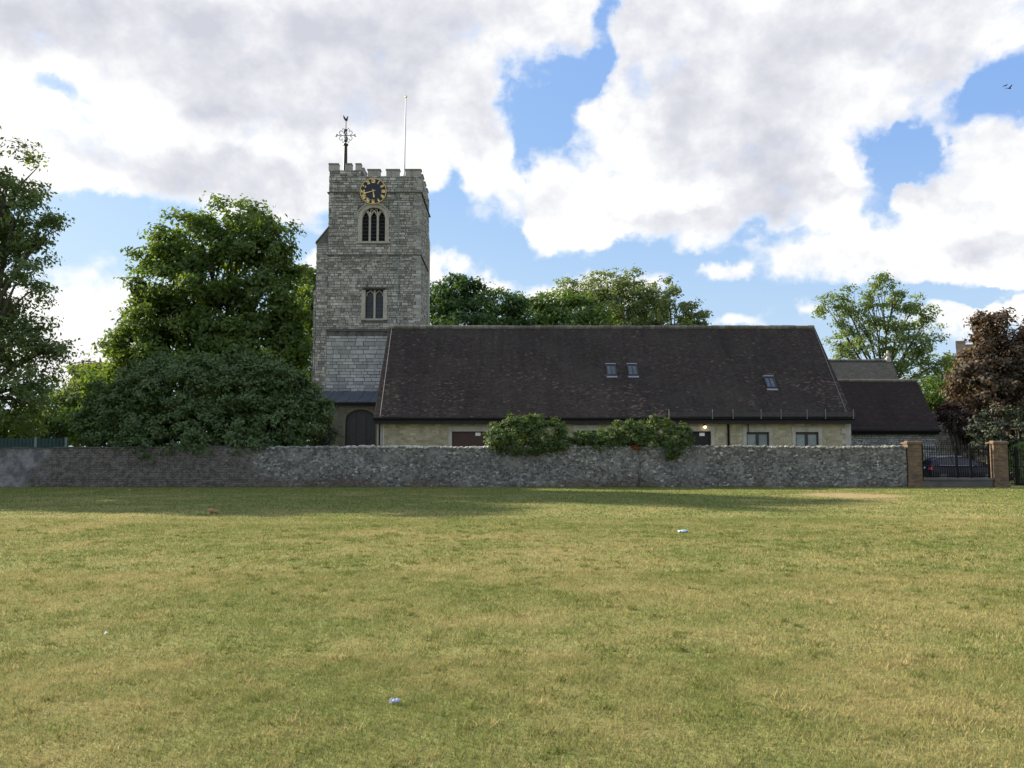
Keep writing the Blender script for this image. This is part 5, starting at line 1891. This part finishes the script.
# ------------------------------------------------------------------ far building, birds, litter
def build_far():
    Y = 190.0
    b0 = at(957, 372, Y)
    bl = thing('apartment_block', 'tan brick apartment block far off between the trees', 'building', (b0.x, Y, 0))
    rot = Matrix.Rotation(-math.atan2(b0.x, Y), 3, 'Z')
    org = Vector((b0.x, Y, 0))
    m_px = .205
    x = [(p - 957) * m_px for p in (944, 957, 966.5, 985, 1060)]
    zt_ = [at(512, q, Y).z * 1.0 for q in (357, 343, 346.5, 352)]
    dy = (0, -.8, .3, .6)

    def turned(b, a, c):
        i = len(b.v)
        b.box(a, c)
        b.v[i:] = [tuple(org + rot @ Vector(p)) for p in b.v[i:]]
    for k, mt in ((0, 'tan_brick'), (1, 'tan_grey'), (2, 'tan_brick'), (3, 'tan_brick')):
        q = MB()
        turned(q, (x[k] + .02, dy[k], 0), (x[k + 1] - .02, 12, zt_[k]))
        q.build('wall', M[mt], bl)
        q = MB()
        turned(q, (x[k] - .05, dy[k] - .15, zt_[k] + .004), (x[k + 1] + .01, 12.1, zt_[k] + .35))
        q.build('roof', M['tan_grey'], bl)
    for k in (0, 2, 3):
        z = zt_[k] - 2.6
        while z > 6:
            xx = x[k] + .6
            while xx < x[k + 1] - 1.5:
                q = MB()
                turned(q, (xx, dy[k] - .06, z), (xx + 1.1, dy[k] + .04, z + 1.4))
                turned(q, (xx - .1, dy[k] - .14, z - .15), (xx + 1.2, dy[k] + .02, z - .004))
                q.build('window', M['glass'], bl)
                xx += 2.2
            z -= 3.0


build_far()


def bird(p, s, bank, label):
    rnd = random.Random(2)
    t = thing('flying_bird', label, 'bird', p, 'birds crossing the blue gap')
    b = MB()
    o = Vector(p)
    d = Vector((1, .15, 0)).normalized()
    side = Vector((-d.y, d.x, 0))
    up = Vector((0, 0, 1))
    b.tube([o - d * .26 * s, o - d * .16 * s, o, o + d * .14 * s, o + d * .20 * s, o + d * .27 * s], [.02 * s, .05 * s, .075 * s, .06 * s, .045 * s, .008 * s], 8)
    for sg in (-1, 1):
        a = o + side * sg * .05 * s
        m = a + side * sg * .30 * s + up * bank * s * .16
        e = m + side * sg * .34 * s - d * .12 * s + up * bank * s * .04
        b.poly([a + d * .09 * s, m + d * .08 * s, e, m - d * .10 * s, a - d * .11 * s, m + up * .01 * s], [(0, 1, 5), (1, 2, 5), (2, 3, 5), (3, 4, 5), (4, 0, 5)])
    b.poly([o - d * .2 * s, o - d * .4 * s + side * .09 * s, o - d * .4 * s - side * .09 * s], [(0, 1, 2)])
    b.build('body', M['bird'], t)


bird(at(1009.3, 88.3, 75), .75, 1.0, 'larger dark bird flapping in the blue gap at the upper right')
bird(at(1005.5, 85.6, 82), .6, .1, 'smaller dark bird gliding flat just ahead of the other')


def litter():
    rnd = random.Random(44)
    blue = plain('crushed_can_metal', (0.42, 0.45, 0.62), 0.35, 0.5, .15, 20)
    wrap = plain('pale_blue_wrapper', (0.34, 0.46, 0.56), 0.4, 0, .5, 16)
    tan = plain('dry_leaf_brown', (0.34, 0.20, 0.09), 0.8, 0, .3, 25)
    paper = plain('white_paper', (0.72, 0.72, 0.70), 0.8, 0, .05, 10)
    yel = plain('yellow_leaf', (0.55, 0.42, 0.07), 0.7, 0, .2, 20)
    # crushed can: a flattened, buckled tube
    g = ground(394.5, 704.5)
    b = MB()
    pts = [g + Vector((-.026 + .052 * k / 6, .010 * math.sin(k * 1.3), .022)) for k in range(7)]
    b.tube(pts, [.016, .018, .012, .015, .011, .017, .015], 12)
    t = thing('crushed_can', 'crushed silvery blue can lying on the near grass', 'can', g)
    o = b.build('can_body', blue, t, smooth=False)
    q = MB()
    q.tube([pts[-1], pts[-1] + Vector((.003, 0, 0))], .0125, 12)
    q.build('can_lid', M['alloy'], t)
    g = ground(684.5, 532.5)
    b = MB()
    for k in range(4):
        b.lump(g + Vector((rnd.uniform(-.11, .11), rnd.uniform(-.06, .06), .03)), .06, rnd, (1.3, 1, .55))
    tag(b.build('crumpled_wrapper', wrap), 'crumpled pale blue wrapper in mid lawn right of centre', 'wrapper')
    g = ground(211.5, 513.5)
    b = MB()
    b.lump(g + Vector((0, 0, .07)), .11, rnd, (1.2, .9, .75))
    b.lump(g + Vector((.12, 0, .05)), .07, rnd, (1.2, .9, .75))
    tag(b.build('leaf_clump', tan), 'tan clump of dry leaves near the shadow edge at the left', 'leaf clump')
    def scrap(px, py, s, mt, name, label, cat):
        g = ground(px, py)
        b = MB()
        w = rnd.uniform(0, 3)
        c, s_ = math.cos(w) * s, math.sin(w) * s
        b.prism([g + Vector((-c, -s_, .035)), g + Vector((s_ * .5, -c * .5, .05)), g + Vector((c, s_, .04)), g + Vector((-s_ * .5, c * .5, .06))], (0, 0, .004))
        tag(b.build(name, mt), label, cat)
    scrap(106, 638.5, .022, paper, 'paper_scrap', 'tiny white paper scrap on the near left lawn', 'paper scrap')
    scrap(883, 557, .07, yel, 'fallen_leaf', 'yellow fallen leaf on the right lawn beyond mid distance', 'leaf')
    scrap(922, 663, .04, tan, 'fallen_leaf', 'pale brown fallen leaf on the near right lawn', 'leaf')
    scrap(129, 491, .07, paper, 'paper_scrap', 'white paper scrap in the shade at the foot of the brick wall', 'paper scrap')
    scrap(946, 491, .07, paper, 'paper_scrap', 'white paper scrap on the grass before the gate', 'paper scrap')


litter()
